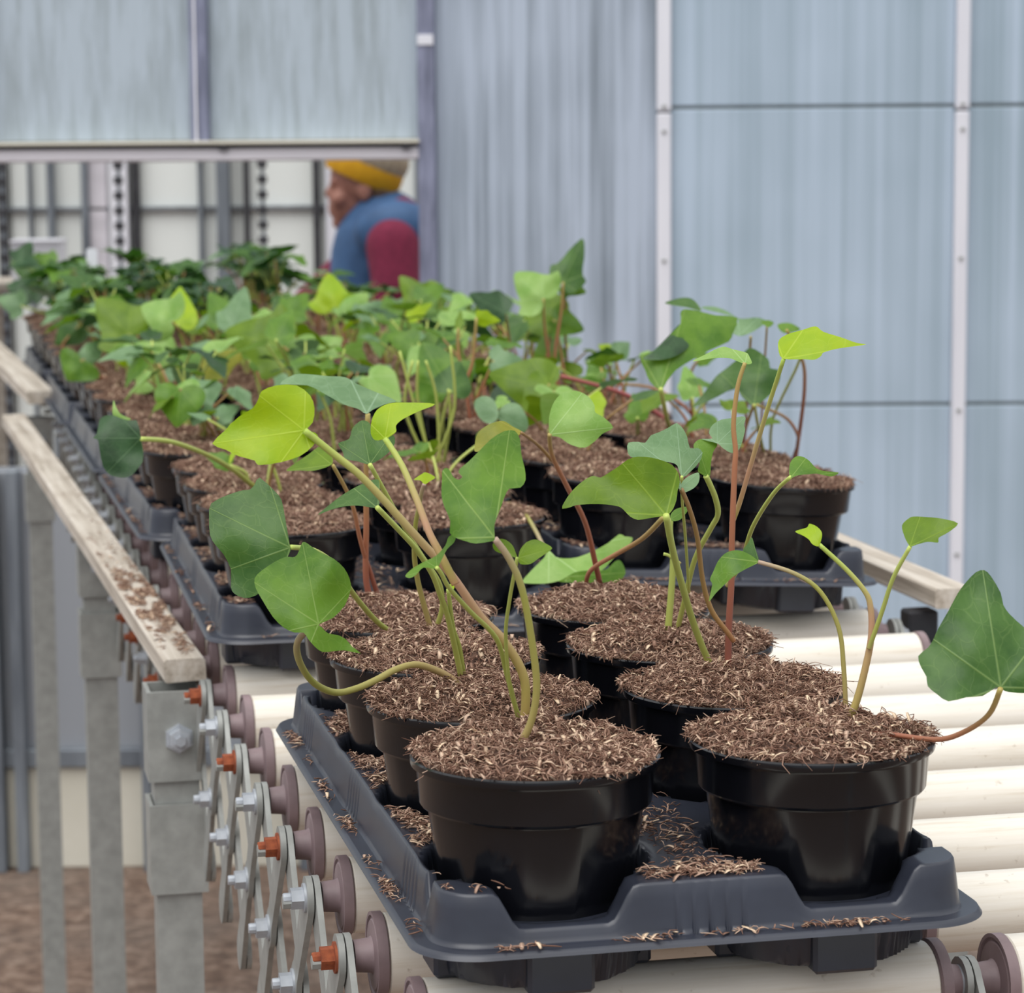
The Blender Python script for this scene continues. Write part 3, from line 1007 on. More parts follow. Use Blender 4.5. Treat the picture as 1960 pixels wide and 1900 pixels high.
def stem_mesh(pts, rad, mat, name='stem'):
    me = bpy.data.meshes.new(name)
    mb = MB()
    P = [Vector(p) for p in pts]
    out = []
    for i in range(len(P)-1):
        p0, p1, p2, p3 = P[max(i-1, 0)], P[i], P[i+1], P[min(i+2, len(P)-1)]
        for k in range(5):
            t = k/5
            m1, m2 = (p2-p0)*0.5, (p3-p1)*0.5
            out.append(p1*(2*t**3-3*t*t+1)+m1*(t**3-2*t*t+t)+p2*(-2*t**3+3*t*t)+m2*(t**3-t*t))
    out.append(P[-1])
    N = len(out)
    rr = [rad[0] + (rad[1]-rad[0])*i/(N-1) for i in range(N)]
    n = 8
    mb.tube(out, rr, n)
    me.from_pydata([tuple(v) for v in mb.v], [], mb.f)
    me.update()
    at = me.attributes.new('along', 'FLOAT', 'POINT')
    at.data.foreach_set('value', np.repeat(np.arange(N)/(N-1), n).astype(np.float32))
    me.materials.append(M[mat])
    me.shade_smooth()
    return me
def stem(pts, d1, w0, w1, mat, pot=None, d0=None, zs=None):
    """stem through photograph points from the compost (first point) to distance d1; widths in pixels of the photo"""
    if d0 is None:
        root = on_plane(pts[0][0], pts[0][1], zs or ZS-0.004)
        d0 = root.y
    lens = [0.0]
    for a, b in zip(pts[:-1], pts[1:]):
        lens.append(lens[-1]+math.hypot(b[0]-a[0], b[1]-a[1]))
    P = [W(p[0], p[1], d0+(d1-d0)*(l/lens[-1])**1.3) for p, l in zip(pts, lens)]
    if pot is None:
        pot = nearest_pot(P[0])
    P = [pot['Mi'] @ p for p in P]
    if d0 is not None:
        P.insert(0, P[0] + (P[0]-P[1]).normalized()*0.006)
    dm = (d0+d1)/2
    return pot, link('stem', stem_mesh(P, (w0*dm/F/2, w1*dm/F/2), mat), pot['o'])

def pot_of(ti, j, i):
    c = TRAYS[ti]['slots'][(j, i)]
    return min(POTLIST, key=lambda q: (q['c']-c).length)
L1, L2, L3, L4 = [pot_of(0, 0, i) for i in range(4)]
R1, R2, R3, R4 = [pot_of(0, 1, i) for i in range(4)]
def crop(x0, y0, s):
    return lambda pts: [(x0+s*a, y0+s*b) for a, b in pts]
c1, c2, c3, c4 = crop(400, 900, .2105), crop(700, 860, .2105), crop(1000, 860, .2105), crop(1300, 780, .2105)
c5, z4, z5, z6, z8 = crop(200, 750, .1579), crop(380, 680, .347), crop(900, 700, .342), crop(1180, 540, .4212), crop(1460, 1000, .2632)
def LF(cv, pot, d, outline, base, tip, mat, tx=0.0, tz=0.5, fold=0.15, bend=0.4, seed=1, ctr=None):
    ol = cv(outline)
    return leaf_mesh(ol, cv([base])[0], cv([tip])[0], d, tx, tz, fold, bend, mat, pot, seed, 0.0019, cv([ctr])[0] if ctr else None)
ident = lambda p: p
#@HERO
# ---- front left pot
stem([(988, 1438), (1015, 1385), (1027, 1320), (1020, 1240), (1000, 1130), (975, 1070), (947, 1031)], 1.30, 17, 13, 'stem_olive', L1)
stem([(1003, 1392), (1004, 1300), (965, 1228), (920, 1180), (862, 1098), (800, 1030), (700, 920), (640, 870), (583, 824)], 1.33, 21, 13, 'stem_pink', L1)
stem([(862, 1098), (842, 1058), (822, 1020), (800, 962), (770, 892), (737, 839)], 1.36, 17, 12, 'stem_pink', L1, 1.34)
stem([(994, 1380), (970, 1290), (950, 1222), (900, 1170), (860, 1125), (845, 1098), (836, 1086)], 1.315, 11, 8, 'stem_green', L1)
stem([(1001, 1385), (978, 1325), (968, 1220), (975, 1150), (990, 1068)], 1.325, 9, 7, 'stem_green', L1)
LF(ident, L1, 1.30, [(947, 1031), (944, 1035), (911, 1040), (893, 1036), (875, 1030), (861, 1020), (862, 997), (851, 971), (845, 948), (846, 917), (847, 900), (855, 895), (862, 902), (868, 913), (878, 918), (885, 912), (878, 905), (880, 897), (897, 883), (915, 865), (940, 840), (965, 825), (985, 824), (995, 840), (998, 870), (1004, 895), (1006, 918), (996, 933), (975, 935), (966, 950), (957, 975), (949, 995), (946, 1010)], (946, 1028), (975, 826), 'mid', 0.25, 0.45, 0.25, 0.5, 3, (922, 965))
LF(z4, L1, 1.33, [(585, 415), (630, 370), (640, 290), (615, 220), (540, 165), (430, 165), (350, 195), (330, 240), (300, 290), (220, 340), (150, 410), (75, 487), (150, 520), (220, 555), (310, 580), (330, 605), (450, 590), (560, 555), (630, 500), (660, 450), (640, 425), (605, 418)], (583, 415), (75, 487), 'lime', 0.3, 0.35, 0.1, 0.25, 5)
LF(z4, L1, 1.36, [(1030, 460), (975, 468), (950, 430), (955, 360), (985, 300), (1050, 265), (1150, 260), (1305, 268), (1210, 310), (1130, 350), (1090, 385), (1090, 420), (1060, 445)], (1028, 460), (1305, 268), 'lime', -0.5, 0.6, 0.15, 0.3, 6)
LF(z4, L1, 1.315, [(1310, 1175), (1240, 1170), (1200, 1210), (1165, 1228), (1140, 1215), (1180, 1175), (1240, 1140), (1310, 1105), (1360, 1050), (1380, 1000), (1420, 985), (1410, 1030), (1370, 1070), (1340, 1130)], (1315, 1172), (1140, 1215), 'mid', 0.3, 1.2, 0.2, 0.3, 7, (1305, 1135))
LF(z4, L1, 1.325, [(1755, 1115), (1700, 1100), (1640, 1080), (1622, 1045), (1650, 1015), (1690, 1015), (1730, 1045), (1750, 1090)], (1756, 1118), (1625, 1030), 'olive', 0.4, 0.7, 0.1, 0.3, 8)
LF(z4, L1, 1.322, [(1765, 1115), (1775, 1070), (1810, 1030), (1860, 1015), (1920, 1040), (1950, 1065), (1905, 1100), (1875, 1120), (1830, 1150), (1775, 1150)], (1763, 1118), (1950, 1065), 'olive', -0.3, 0.8, 0.2, 0.3, 9)
# ---- second pot, left row
stem([(888, 1318), (850, 1290), (800, 1272), (760, 1280), (720, 1301), (680, 1318), (640, 1325), (600, 1306), (575, 1270), (568, 1236), (580, 1213), (606, 1197)], 1.37, 15, 13, 'stem_olive', L2)
stem([(889, 1308), (879, 1240), (868, 1205), (863, 1172), (858, 1128)], 1.46, 13, 8, 'stem_green', L2)
stem([(886, 1312), (873, 1249), (856, 1176), (843, 1140), (826, 1096), (795, 1049), (769, 1020), (722, 971)], 1.40, 13, 10, 'stem_green', L2)
LF(c2, L2, 1.46, [(750, 1285), (742, 1240), (775, 1222), (805, 1238), (800, 1270), (770, 1262)], (752, 1285), (805, 1235), 'lime', 0, 0.6, 0.1, 0.2, 10)
LF(c1, L2, 1.37, [(1000, 1398), (1130, 1340), (1240, 1220), (1290, 1080), (1280, 990), (1230, 890), (1130, 800), (1000, 740), (930, 690), (880, 655), (850, 655), (830, 700), (800, 770), (760, 790), (700, 785), (600, 830), (480, 910), (415, 980), (425, 1070), (480, 1170), (580, 1330), (680, 1430), (780, 1475), (860, 1475), (900, 1530), (960, 1600), (1030, 1650), (1130, 1645), (1230, 1635), (1380, 1665), (1300, 1600), (1250, 1540), (1180, 1500), (1080, 1480), (1030, 1430)], (998, 1396), (430, 1030), 'mid', 0.2, 0.55, 0.12, 0.3, 11, (940, 1330))
LF(z4, L2, 1.40, [(985, 840), (880, 828), (790, 835), (720, 855), (660, 878), (720, 825), (800, 765), (900, 710), (985, 683), (1000, 730), (998, 790)], (988, 842), (660, 878), 'dark', 0.3, 1.1, 0.3, 0.5, 12)
# ---- third pot, left row
stem([(828, 1219), (820, 1188), (805, 1134), (798, 1102), (793, 1060), (795, 1007), (801, 974), (807, 942), (812, 926)], 1.60, 12, 8, 'stem_olive', L3)
stem([(830, 1216), (845, 1171), (846, 1144), (838, 1110), (800, 1052), (761, 986), (738, 944), (708, 889)], 1.57, 11, 9, 'stem_green', L3)
stem([(757, 1213), (728, 1195), (699, 1165), (671, 1129), (640, 1080), (600, 1053), (556, 1047)], 1.50, 12, 10, 'stem_green', L3)
LF(z4, L3, 1.60, [(1245, 712), (1225, 690), (1188, 685), (1230, 655), (1255, 645), (1305, 672), (1275, 695)], (1245, 712), (1190, 685), 'lime', 0, 1.0, 0.2, 0.3, 13)
LF(z4, L3, 1.57, [(945, 600), (880, 585), (810, 570), (795, 530), (770, 485), (830, 460), (850, 400), (900, 358), (945, 375), (955, 430), (1000, 470), (1075, 440), (1078, 500), (1020, 560)], (945, 600), (900, 358), 'dark', 0.2, 0.6, 0.25, 0.4, 14)
LF(c1, L3, 1.50, [(738, 700), (690, 420), (660, 270), (600, 190), (460, 65), (415, 130), (370, 175), (310, 180), (180, 220), (20, 300), (0, 420), (10, 590), (60, 680), (130, 760), (200, 900), (200, 1060), (230, 1120), (320, 1160), (430, 1135), (560, 1020), (680, 850), (735, 745)], (738, 702), (5, 345), 'dark', 0.25, 0.35, 0.18, 0.35, 15)
# ---- fourth pot, left row
stem([(709, 1150), (701, 1110), (700, 1060), (701, 1018), (701, 974), (701, 900), (704, 792)], 1.74, 14, 10, 'stem_red', L4)
stem([(725, 1146), (709, 1096), (699, 1066), (688, 1026), (678, 978), (663, 938), (637, 890)], 1.72, 11, 7, 'stem_red', L4)
LF(z4, L4, 1.74, [(925, 322), (880, 295), (800, 270), (700, 215), (600, 165), (450, 158), (530, 105), (620, 105), (720, 115), (810, 120), (870, 155), (960, 195), (1090, 250), (1030, 270), (960, 300)], (928, 322), (450, 158), 'blue', 0.4, 1.6, 0.2, 0.5, 16)
LF(z4, L4, 1.72, [(735, 600), (640, 635), (560, 635), (485, 635), (540, 590), (600, 550), (690, 490), (730, 540)], (737, 602), (485, 635), 'olive', 0.3, 1.2, 0.2, 0.4, 17)
# ---- front right pot
stem([(1618, 1392), (1640, 1340), (1660, 1262), (1668, 1212), (1666, 1160), (1655, 1131), (1620, 1090), (1568, 1042)], 1.37, 17, 9, 'stem_pink', R1)
stem([(1670, 1222), (1690, 1165), (1710, 1105), (1742, 1046)], 1.35, 10, 8, 'stem_green', R1, 1.372)
stem([(1620, 1380), (1615, 1280), (1605, 1200), (1570, 1132), (1520, 1097), (1451, 1075)], 1.40, 10, 9, 'stem_olive', R1)
stem([(1636, 1404), (1700, 1405), (1790, 1415), (1842, 1402), (1892, 1368), (1915, 1318)], 1.30, 10, 11, 'stem_red', R1)
LF(c4, R1, 1.37, [(1265, 1260), (1210, 1240), (1180, 1200), (1130, 1165), (1055, 1125), (1160, 1090), (1185, 1055), (1250, 1080), (1295, 1130), (1295, 1190)], (1266, 1258), (1055, 1125), 'lime', 0.3, 0.6, 0.25, 0.4, 18)
LF(z8, R1, 1.35, [(1070, 172), (1030, 100), (1012, 20), (1060, -30), (1100, -45), (1200, -40), (1300, -30), (1420, 5), (1350, 70), (1280, 110), (1275, 145), (1200, 140), (1120, 160)], (1070, 174), (1418, 8), 'olive', -0.4, 0.7, 0.2, 0.4, 19)
LF(c4, R1, 1.40, [(720, 1400), (650, 1340), (560, 1300), (480, 1300), (410, 1330), (350, 1400), (310, 1490), (280, 1560), (300, 1610), (270, 1760), (330, 1690), (400, 1620), (500, 1530), (600, 1470), (680, 1430)], (722, 1402), (270, 1760), 'mid', 0.2, 0.8, 0.3, 0.4, 20)
LF(c4, R1, 1.41, [(580, 1302), (620, 1240), (660, 1180), (690, 1270), (725, 1395), (650, 1345)], (722, 1398), (660, 1180), 'dark', 0.3, 0.4, 0.1, 0.2, 21)
LF(z8, R1, 1.30, [(1730, 1200), (1690, 1200), (1600, 1260), (1480, 1270), (1350, 1300), (1270, 1250), (1200, 1190), (1190, 1120), (1150, 1050), (1130, 970), (1200, 910), (1240, 850), (1270, 780), (1350, 640), (1420, 510), (1480, 430), (1550, 360), (1610, 345), (1660, 390), (1730, 510), (1750, 600), (1800, 670), (1900, 760), (2000, 830), (2080, 900), (2100, 1000), (2060, 1120), (1980, 1220), (1900, 1240), (1820, 1235), (1760, 1225)], (1732, 1198), (1600, 345), 'dark', 0.12, 0.4, 0.12, 0.25, 22)
# ---- second pot, right row
stem([(1393, 1297), (1395, 1200), (1400, 1110), (1401, 1030), (1406, 900), (1408, 862), (1404, 812), (1412, 740), (1426, 694)], 1.50, 15, 8, 'stem_red', R2)
stem([(1407, 985), (1417, 958), (1440, 880), (1470, 780), (1500, 687)], 1.46, 11, 8, 'stem_pink', R2, 1.515)
stem([(1400, 1108), (1420, 1075), (1440, 1010), (1480, 945), (1513, 913)], 1.44, 10, 8, 'stem_green', R2, 1.525)
stem([(1394, 1212), (1362, 1168), (1345, 1110), (1335, 1030), (1320, 975), (1304, 936)], 1.46, 11, 9, 'stem_brown', R2, 1.50)
stem([(1367, 1292), (1330, 1200), (1300, 1100), (1285, 1040), (1275, 986)], 1.44, 14, 13, 'stem_green', R2)
LF(z6, R2, 1.46, [(755, 347), (735, 300), (740, 260), (780, 235), (850, 215), (905, 200), (940, 225), (1020, 250), (1090, 275), (1135, 283), (1050, 295), (990, 305), (940, 320), (930, 335), (900, 352), (850, 350)], (757, 348), (1135, 283), 'lime', -0.4, 0.8, 0.1, 0.3, 23)
LF(z6, R2, 1.50, [(585, 372), (540, 355), (510, 345), (440, 345), (345, 360), (400, 330), (480, 293), (530, 305), (590, 320), (605, 340), (615, 368)], (585, 368), (345, 360), 'pale', 0.5, 1.3, 0.2, 0.3, 24)
LF(c4, R2, 1.44, [(1015, 637), (1000, 590), (1010, 500), (1060, 445), (1120, 445), (1180, 480), (1240, 545), (1310, 575), (1450, 590), (1390, 625), (1320, 615), (1250, 600), (1180, 605), (1080, 615)], (1014, 637), (1450, 590), 'mid', -0.3, 0.9, 0.2, 0.4, 25)
LF(c3, R2, 1.46, [(1440, 300), (1420, 270), (1380, 190), (1340, 160), (1260, 155), (1180, 175), (1110, 200), (1120, 220), (1090, 280), (1060, 310), (995, 365), (1100, 335), (1250, 295), (1330, 270), (1400, 330), (1440, 370)], (1446, 330), (995, 365), 'blue', 0.4, 1.1, 0.2, 0.4, 26, (1360, 250))
LF(c3, R2, 1.465, [(1445, 310), (1500, 250), (1600, 210), (1605, 290), (1560, 350), (1480, 390), (1450, 380)], (1446, 340), (1600, 215), 'blue', -0.3, 0.8, 0.1, 0.3, 27)
LF(c3, R2, 1.44, [(1310, 602), (1250, 610), (1150, 625), (1050, 640), (980, 610), (930, 560), (880, 520), (760, 500), (620, 496), (480, 508), (440, 524), (360, 538), (380, 480), (440, 390), (520, 310), (600, 255), (650, 240), (710, 255), (780, 215), (880, 150), (960, 90), (1050, 65), (1180, 75), (1300, 110), (1370, 150), (1420, 220), (1430, 300), (1410, 380), (1400, 460), (1370, 540), (1330, 590)], (1310, 600), (360, 540), 'olive', 0.2, 0.5, 0.2, 0.3, 28, (1180, 380))
# ---- third pot, right row
stem([(1276, 1229), (1284, 1144), (1288, 1070), (1283, 1020), (1284, 992)], 1.62, 16, 10, 'stem_green', R3)
stem([(1293, 1218), (1310, 1150), (1330, 1070), (1360, 1012), (1374, 985), (1370, 955), (1358, 925), (1351, 911)], 1.58, 11, 11, 'stem_green', R3)
stem([(1287, 1068), (1278, 1062), (1270, 1060)], 1.62, 6, 7, 'stem_green', R3, 1.62)
stem([(1318, 1120), (1312, 1030), (1306, 960), (1305, 912)], 1.54, 6, 6, 'stem_green', R3, 1.61)
LF(z5, R3, 1.54, [(1185, 627), (1160, 560), (1120, 540), (1000, 525), (900, 510), (880, 470), (885, 430), (940, 425), (980, 430), (1010, 390), (1060, 370), (1110, 345), (1155, 320), (1190, 350), (1215, 400), (1230, 460), (1275, 460), (1300, 485), (1285, 535), (1240, 585)], (1185, 622), (1155, 320), 'blue', 0.1, 0.6, 0.15, 0.4, 29)
LF(c3, R3, 1.60, [(1345, 600), (1390, 545), (1480, 520), (1510, 535), (1480, 590), (1430, 640), (1360, 650)], (1348, 635), (1510, 535), 'mid', -0.2, 0.9, 0.1, 0.3, 30)
LF(c4, R3, 1.58, [(245, 625), (180, 590), (170, 560), (185, 500), (160, 430), (130, 340), (200, 285), (345, 325), (310, 400), (290, 500), (280, 620)], (258, 620), (160, 320), 'mid', 0.3, 0.3, 0.2, 0.2, 31)
LF(c4, R3, 1.585, [(200, 285), (300, 280), (270, 230), (300, 160), (380, 110), (480, 95), (600, 80), (590, 160), (600, 200), (570, 320), (530, 400), (470, 410), (400, 370), (345, 325)], (345, 325), (600, 85), 'blue', 0.1, 0.9, 0.1, 0.3, 32)
# ---- fourth pot, right row
stem([(1152, 1133), (1140, 1080), (1120, 1000), (1085, 930), (1060, 880), (1053, 852), (1052, 831)], 1.70, 13, 8, 'stem_red', R4)
stem([(1058, 882), (1030, 852), (998, 828)], 1.70, 9, 6, 'stem_brown', R4, 1.74)
stem([(1140, 1130), (1125, 1122), (1124, 1104), (1138, 1085), (1180, 1060), (1230, 1030), (1270, 990)], 1.68, 9, 10, 'stem_red', R4)
LF(z5, R4, 1.70, [(450, 387), (440, 330), (445, 270), (470, 200), (520, 150), (590, 138), (660, 170), (695, 220), (700, 260), (750, 290), (800, 345), (740, 380), (700, 420), (640, 458), (560, 440), (500, 400)], (446, 385), (800, 345), 'pale', -0.2, 0.4, 0.15, 0.3, 33)
LF(z5, R4, 1.70, [(290, 375), (240, 340), (180, 308), (100, 330), (40, 380), (25, 450), (30, 480), (100, 470), (200, 420)], (290, 376), (25, 460), 'brownleaf', 0.3, 0.8, 0.1, 0.3, 34)
#@MID
PA, PB_, PC, PD = pot_of(1, 0, 0), pot_of(1, 1, 0), pot_of(2, 0, 0), pot_of(2, 1, 0)
stem([(957, 970), (975, 964), (1000, 978), (1022, 1010), (1045, 1056)], 2.05, 9, 8, 'stem_olive', PB_)
LF(c3, PB_, 2.02, [(0, 1190), (100, 1080), (200, 980), (235, 910), (300, 975), (380, 990), (500, 980), (650, 920), (780, 850), (880, 770), (930, 790), (1000, 800), (985, 850), (900, 920), (800, 1020), (720, 1100), (600, 1100), (480, 1115), (380, 1170), (330, 1195), (200, 1220), (0, 1215)], (240, 930), (980, 800), 'pale', 0.1, 0.7, 0.1, 0.2, 35, (480, 1050))
LF(c3, PB_, 2.05, [(330, 1200), (400, 1150), (500, 1110), (640, 1100), (760, 1090), (840, 1020), (890, 1010), (930, 1080), (935, 1130), (900, 1180), (840, 1210), (600, 1215)], (400, 1160), (935, 1120), 'mid', 0.1, 0.5, 0.1, 0.2, 36)
stem([(520, 952), (480, 926), (450, 902), (400, 872), (330, 846), (271, 840)], 2.08, 12, 9, 'stem_green', PA)
LF(c5, PA, 2.08, [(442, 562), (430, 470), (400, 370), (380, 340), (300, 345), (200, 320), (100, 280), (0, 290), (-60, 340), (-90, 500), (-140, 560), (-80, 580), (-60, 700), (-20, 900), (60, 1000), (150, 1030), (240, 1040), (330, 1010), (400, 930), (460, 850), (470, 720), (450, 600)], (440, 562), (-140, 560), 'deep', 0.2, 0.4, 0.15, 0.3, 37, (300, 600))
LF(c5, PA, 2.09, [(110, 100), (140, 180), (200, 270), (320, 325), (260, 345), (170, 320), (100, 270)], (250, 330), (110, 100), 'pale', 0.2, 0.4, 0.1, 0.2, 38)
stem([(1290, 880), (1284, 830), (1275, 795), (1265, 745)], 2.2, 9, 9, 'stem_green', PC)
LF(z6, PC, 2.2, [(200, 492), (150, 450), (130, 400), (108, 340), (170, 310), (230, 250), (290, 190), (290, 140), (310, 122), (370, 130), (450, 150), (550, 160), (530, 230), (510, 270), (420, 310), (340, 355), (270, 400), (230, 450)], (200, 490), (310, 125), 'mid', 0.2, 0.5, 0.2, 0.3, 39, (270, 330))
LF(z6, PC, 2.21, [(120, 348), (170, 310), (230, 250), (290, 190), (300, 250), (330, 290), (270, 335), (200, 352)], (130, 345), (300, 200), 'deep', 0.2, 0.8, 0.1, 0.2, 40)
stem([(1466, 885), (1452, 820), (1444, 775)], 2.34, 7, 6, 'stem_green', PD)
stem([(1418, 865), (1428, 818), (1442, 776)], 2.34, 6, 6, 'stem_red', PD)
stem([(1520, 872), (1528, 838), (1505, 800), (1450, 775)], 2.34, 7, 6, 'stem_red', PD)
stem([(1524, 870), (1534, 800), (1540, 740), (1536, 690), (1506, 632)], 2.38, 9, 6, 'stem_red', PD)
stem([(1475, 872), (1480, 800), (1530, 690), (1525, 660)], 2.38, 6, 5, 'stem_green', PD)
LF(z6, PD, 2.34, [(625, 562), (570, 520), (540, 480), (460, 520), (345, 570), (400, 500), (450, 430), (500, 390), (560, 340), (600, 300), (640, 310), (690, 350), (700, 390), (740, 400), (740, 450), (700, 510)], (625, 560), (345, 570), 'dark', 0.1, 0.5, 0.2, 0.3, 41)
LF(z6, PD, 2.42, [(220, 95), (300, 70), (350, 80), (385, 130), (320, 115)], (385, 128), (220, 95), 'dark', 0.2, 1.2, 0.1, 0.2, 42)
LF(z6, PD, 2.42, [(385, 118), (440, 110), (500, 130), (560, 165), (640, 160), (680, 180), (620, 225), (560, 245), (520, 220), (550, 165)], (560, 240), (390, 115), 'blue', 0.2, 1.2, 0.1, 0.2, 43, (560, 200))
LF(z6, PD, 2.40, [(735, 190), (790, 186), (835, 215), (770, 232), (740, 215)], (770, 232), (735, 188), 'mid', 0.2, 1.0, 0.1, 0.2, 44)
LF(z6, PD, 2.40, [(655, 180), (690, 172), (715, 185), (690, 205)], (690, 205), (655, 180), 'mid', 0.2, 1.0, 0.1, 0.2, 45)
stem([(1425, 850), (1432, 720), (1437, 645)], 2.42, 6, 5, 'stem_red', PD)
stem([(1455, 850), (1462, 720), (1468, 625)], 2.42, 5, 4, 'stem_red', PD)
LF(z5, pot_of(1, 1, 2), 2.35, [(155, 250), (130, 190), (80, 168), (30, 190), (25, 240), (60, 300), (110, 325), (150, 300)], (155, 262), (40, 195), 'blue', 0.1, 0.6, 0.1, 0.2, 46)
LF(z5, pot_of(1, 1, 2), 2.36, [(150, 262), (210, 210), (270, 215), (310, 270), (325, 340), (290, 375), (220, 340), (160, 300)], (152, 265), (320, 350), 'blue', -0.1, 0.6, 0.1, 0.2, 47)
stem([(960, 880), (956, 830), (953, 792)], 2.36, 6, 6, 'stem_green', pot_of(1, 1, 2))

# template blades for the plants further back
HEART = [(0.0, 0.0), (0.10, -0.10), (0.26, -0.15), (0.42, -0.08), (0.50, 0.10), (0.47, 0.32), (0.34, 0.56), (0.16, 0.82), (0.0, 1.0)]
IVY = [(0.0, 0.0), (0.10, -0.12), (0.28, -0.17), (0.46, -0.06), (0.60, 0.20), (0.44, 0.30), (0.34, 0.46), (0.24, 0.70), (0.0, 1.0)]
FOLD = [(0.0, 0.0), (0.12, -0.06), (0.30, -0.02), (0.34, 0.20), (0.36, 0.42), (0.22, 0.60), (0.14, 0.80), (0.0, 1.0)]
def full(tpl, asym=0.0):
    r = list(tpl)
    l = [(-x*(1-asym), y) for x, y in tpl[1:-1]]
    return r + l[::-1]
def ML(pot, d, base, tip, mat, tpl=IVY, wd=1.0, asym=0.0, tx=0.1, tz=0.6, fold=0.2, bend=0.4, seed=1):
    b, t = Vector(base), Vector(tip)
    ax = t-b
    lat = Vector((-ax.y, ax.x))
    ol = [tuple(b + ax*y + lat*(x*wd)) for x, y in full(tpl, asym)]
    return leaf_mesh(ol, base, tip, d, tx, tz, fold, bend, mat, pot, seed)
def plant_at(px, py):
    return nearest_pot(on_plane(px, py, ZS))
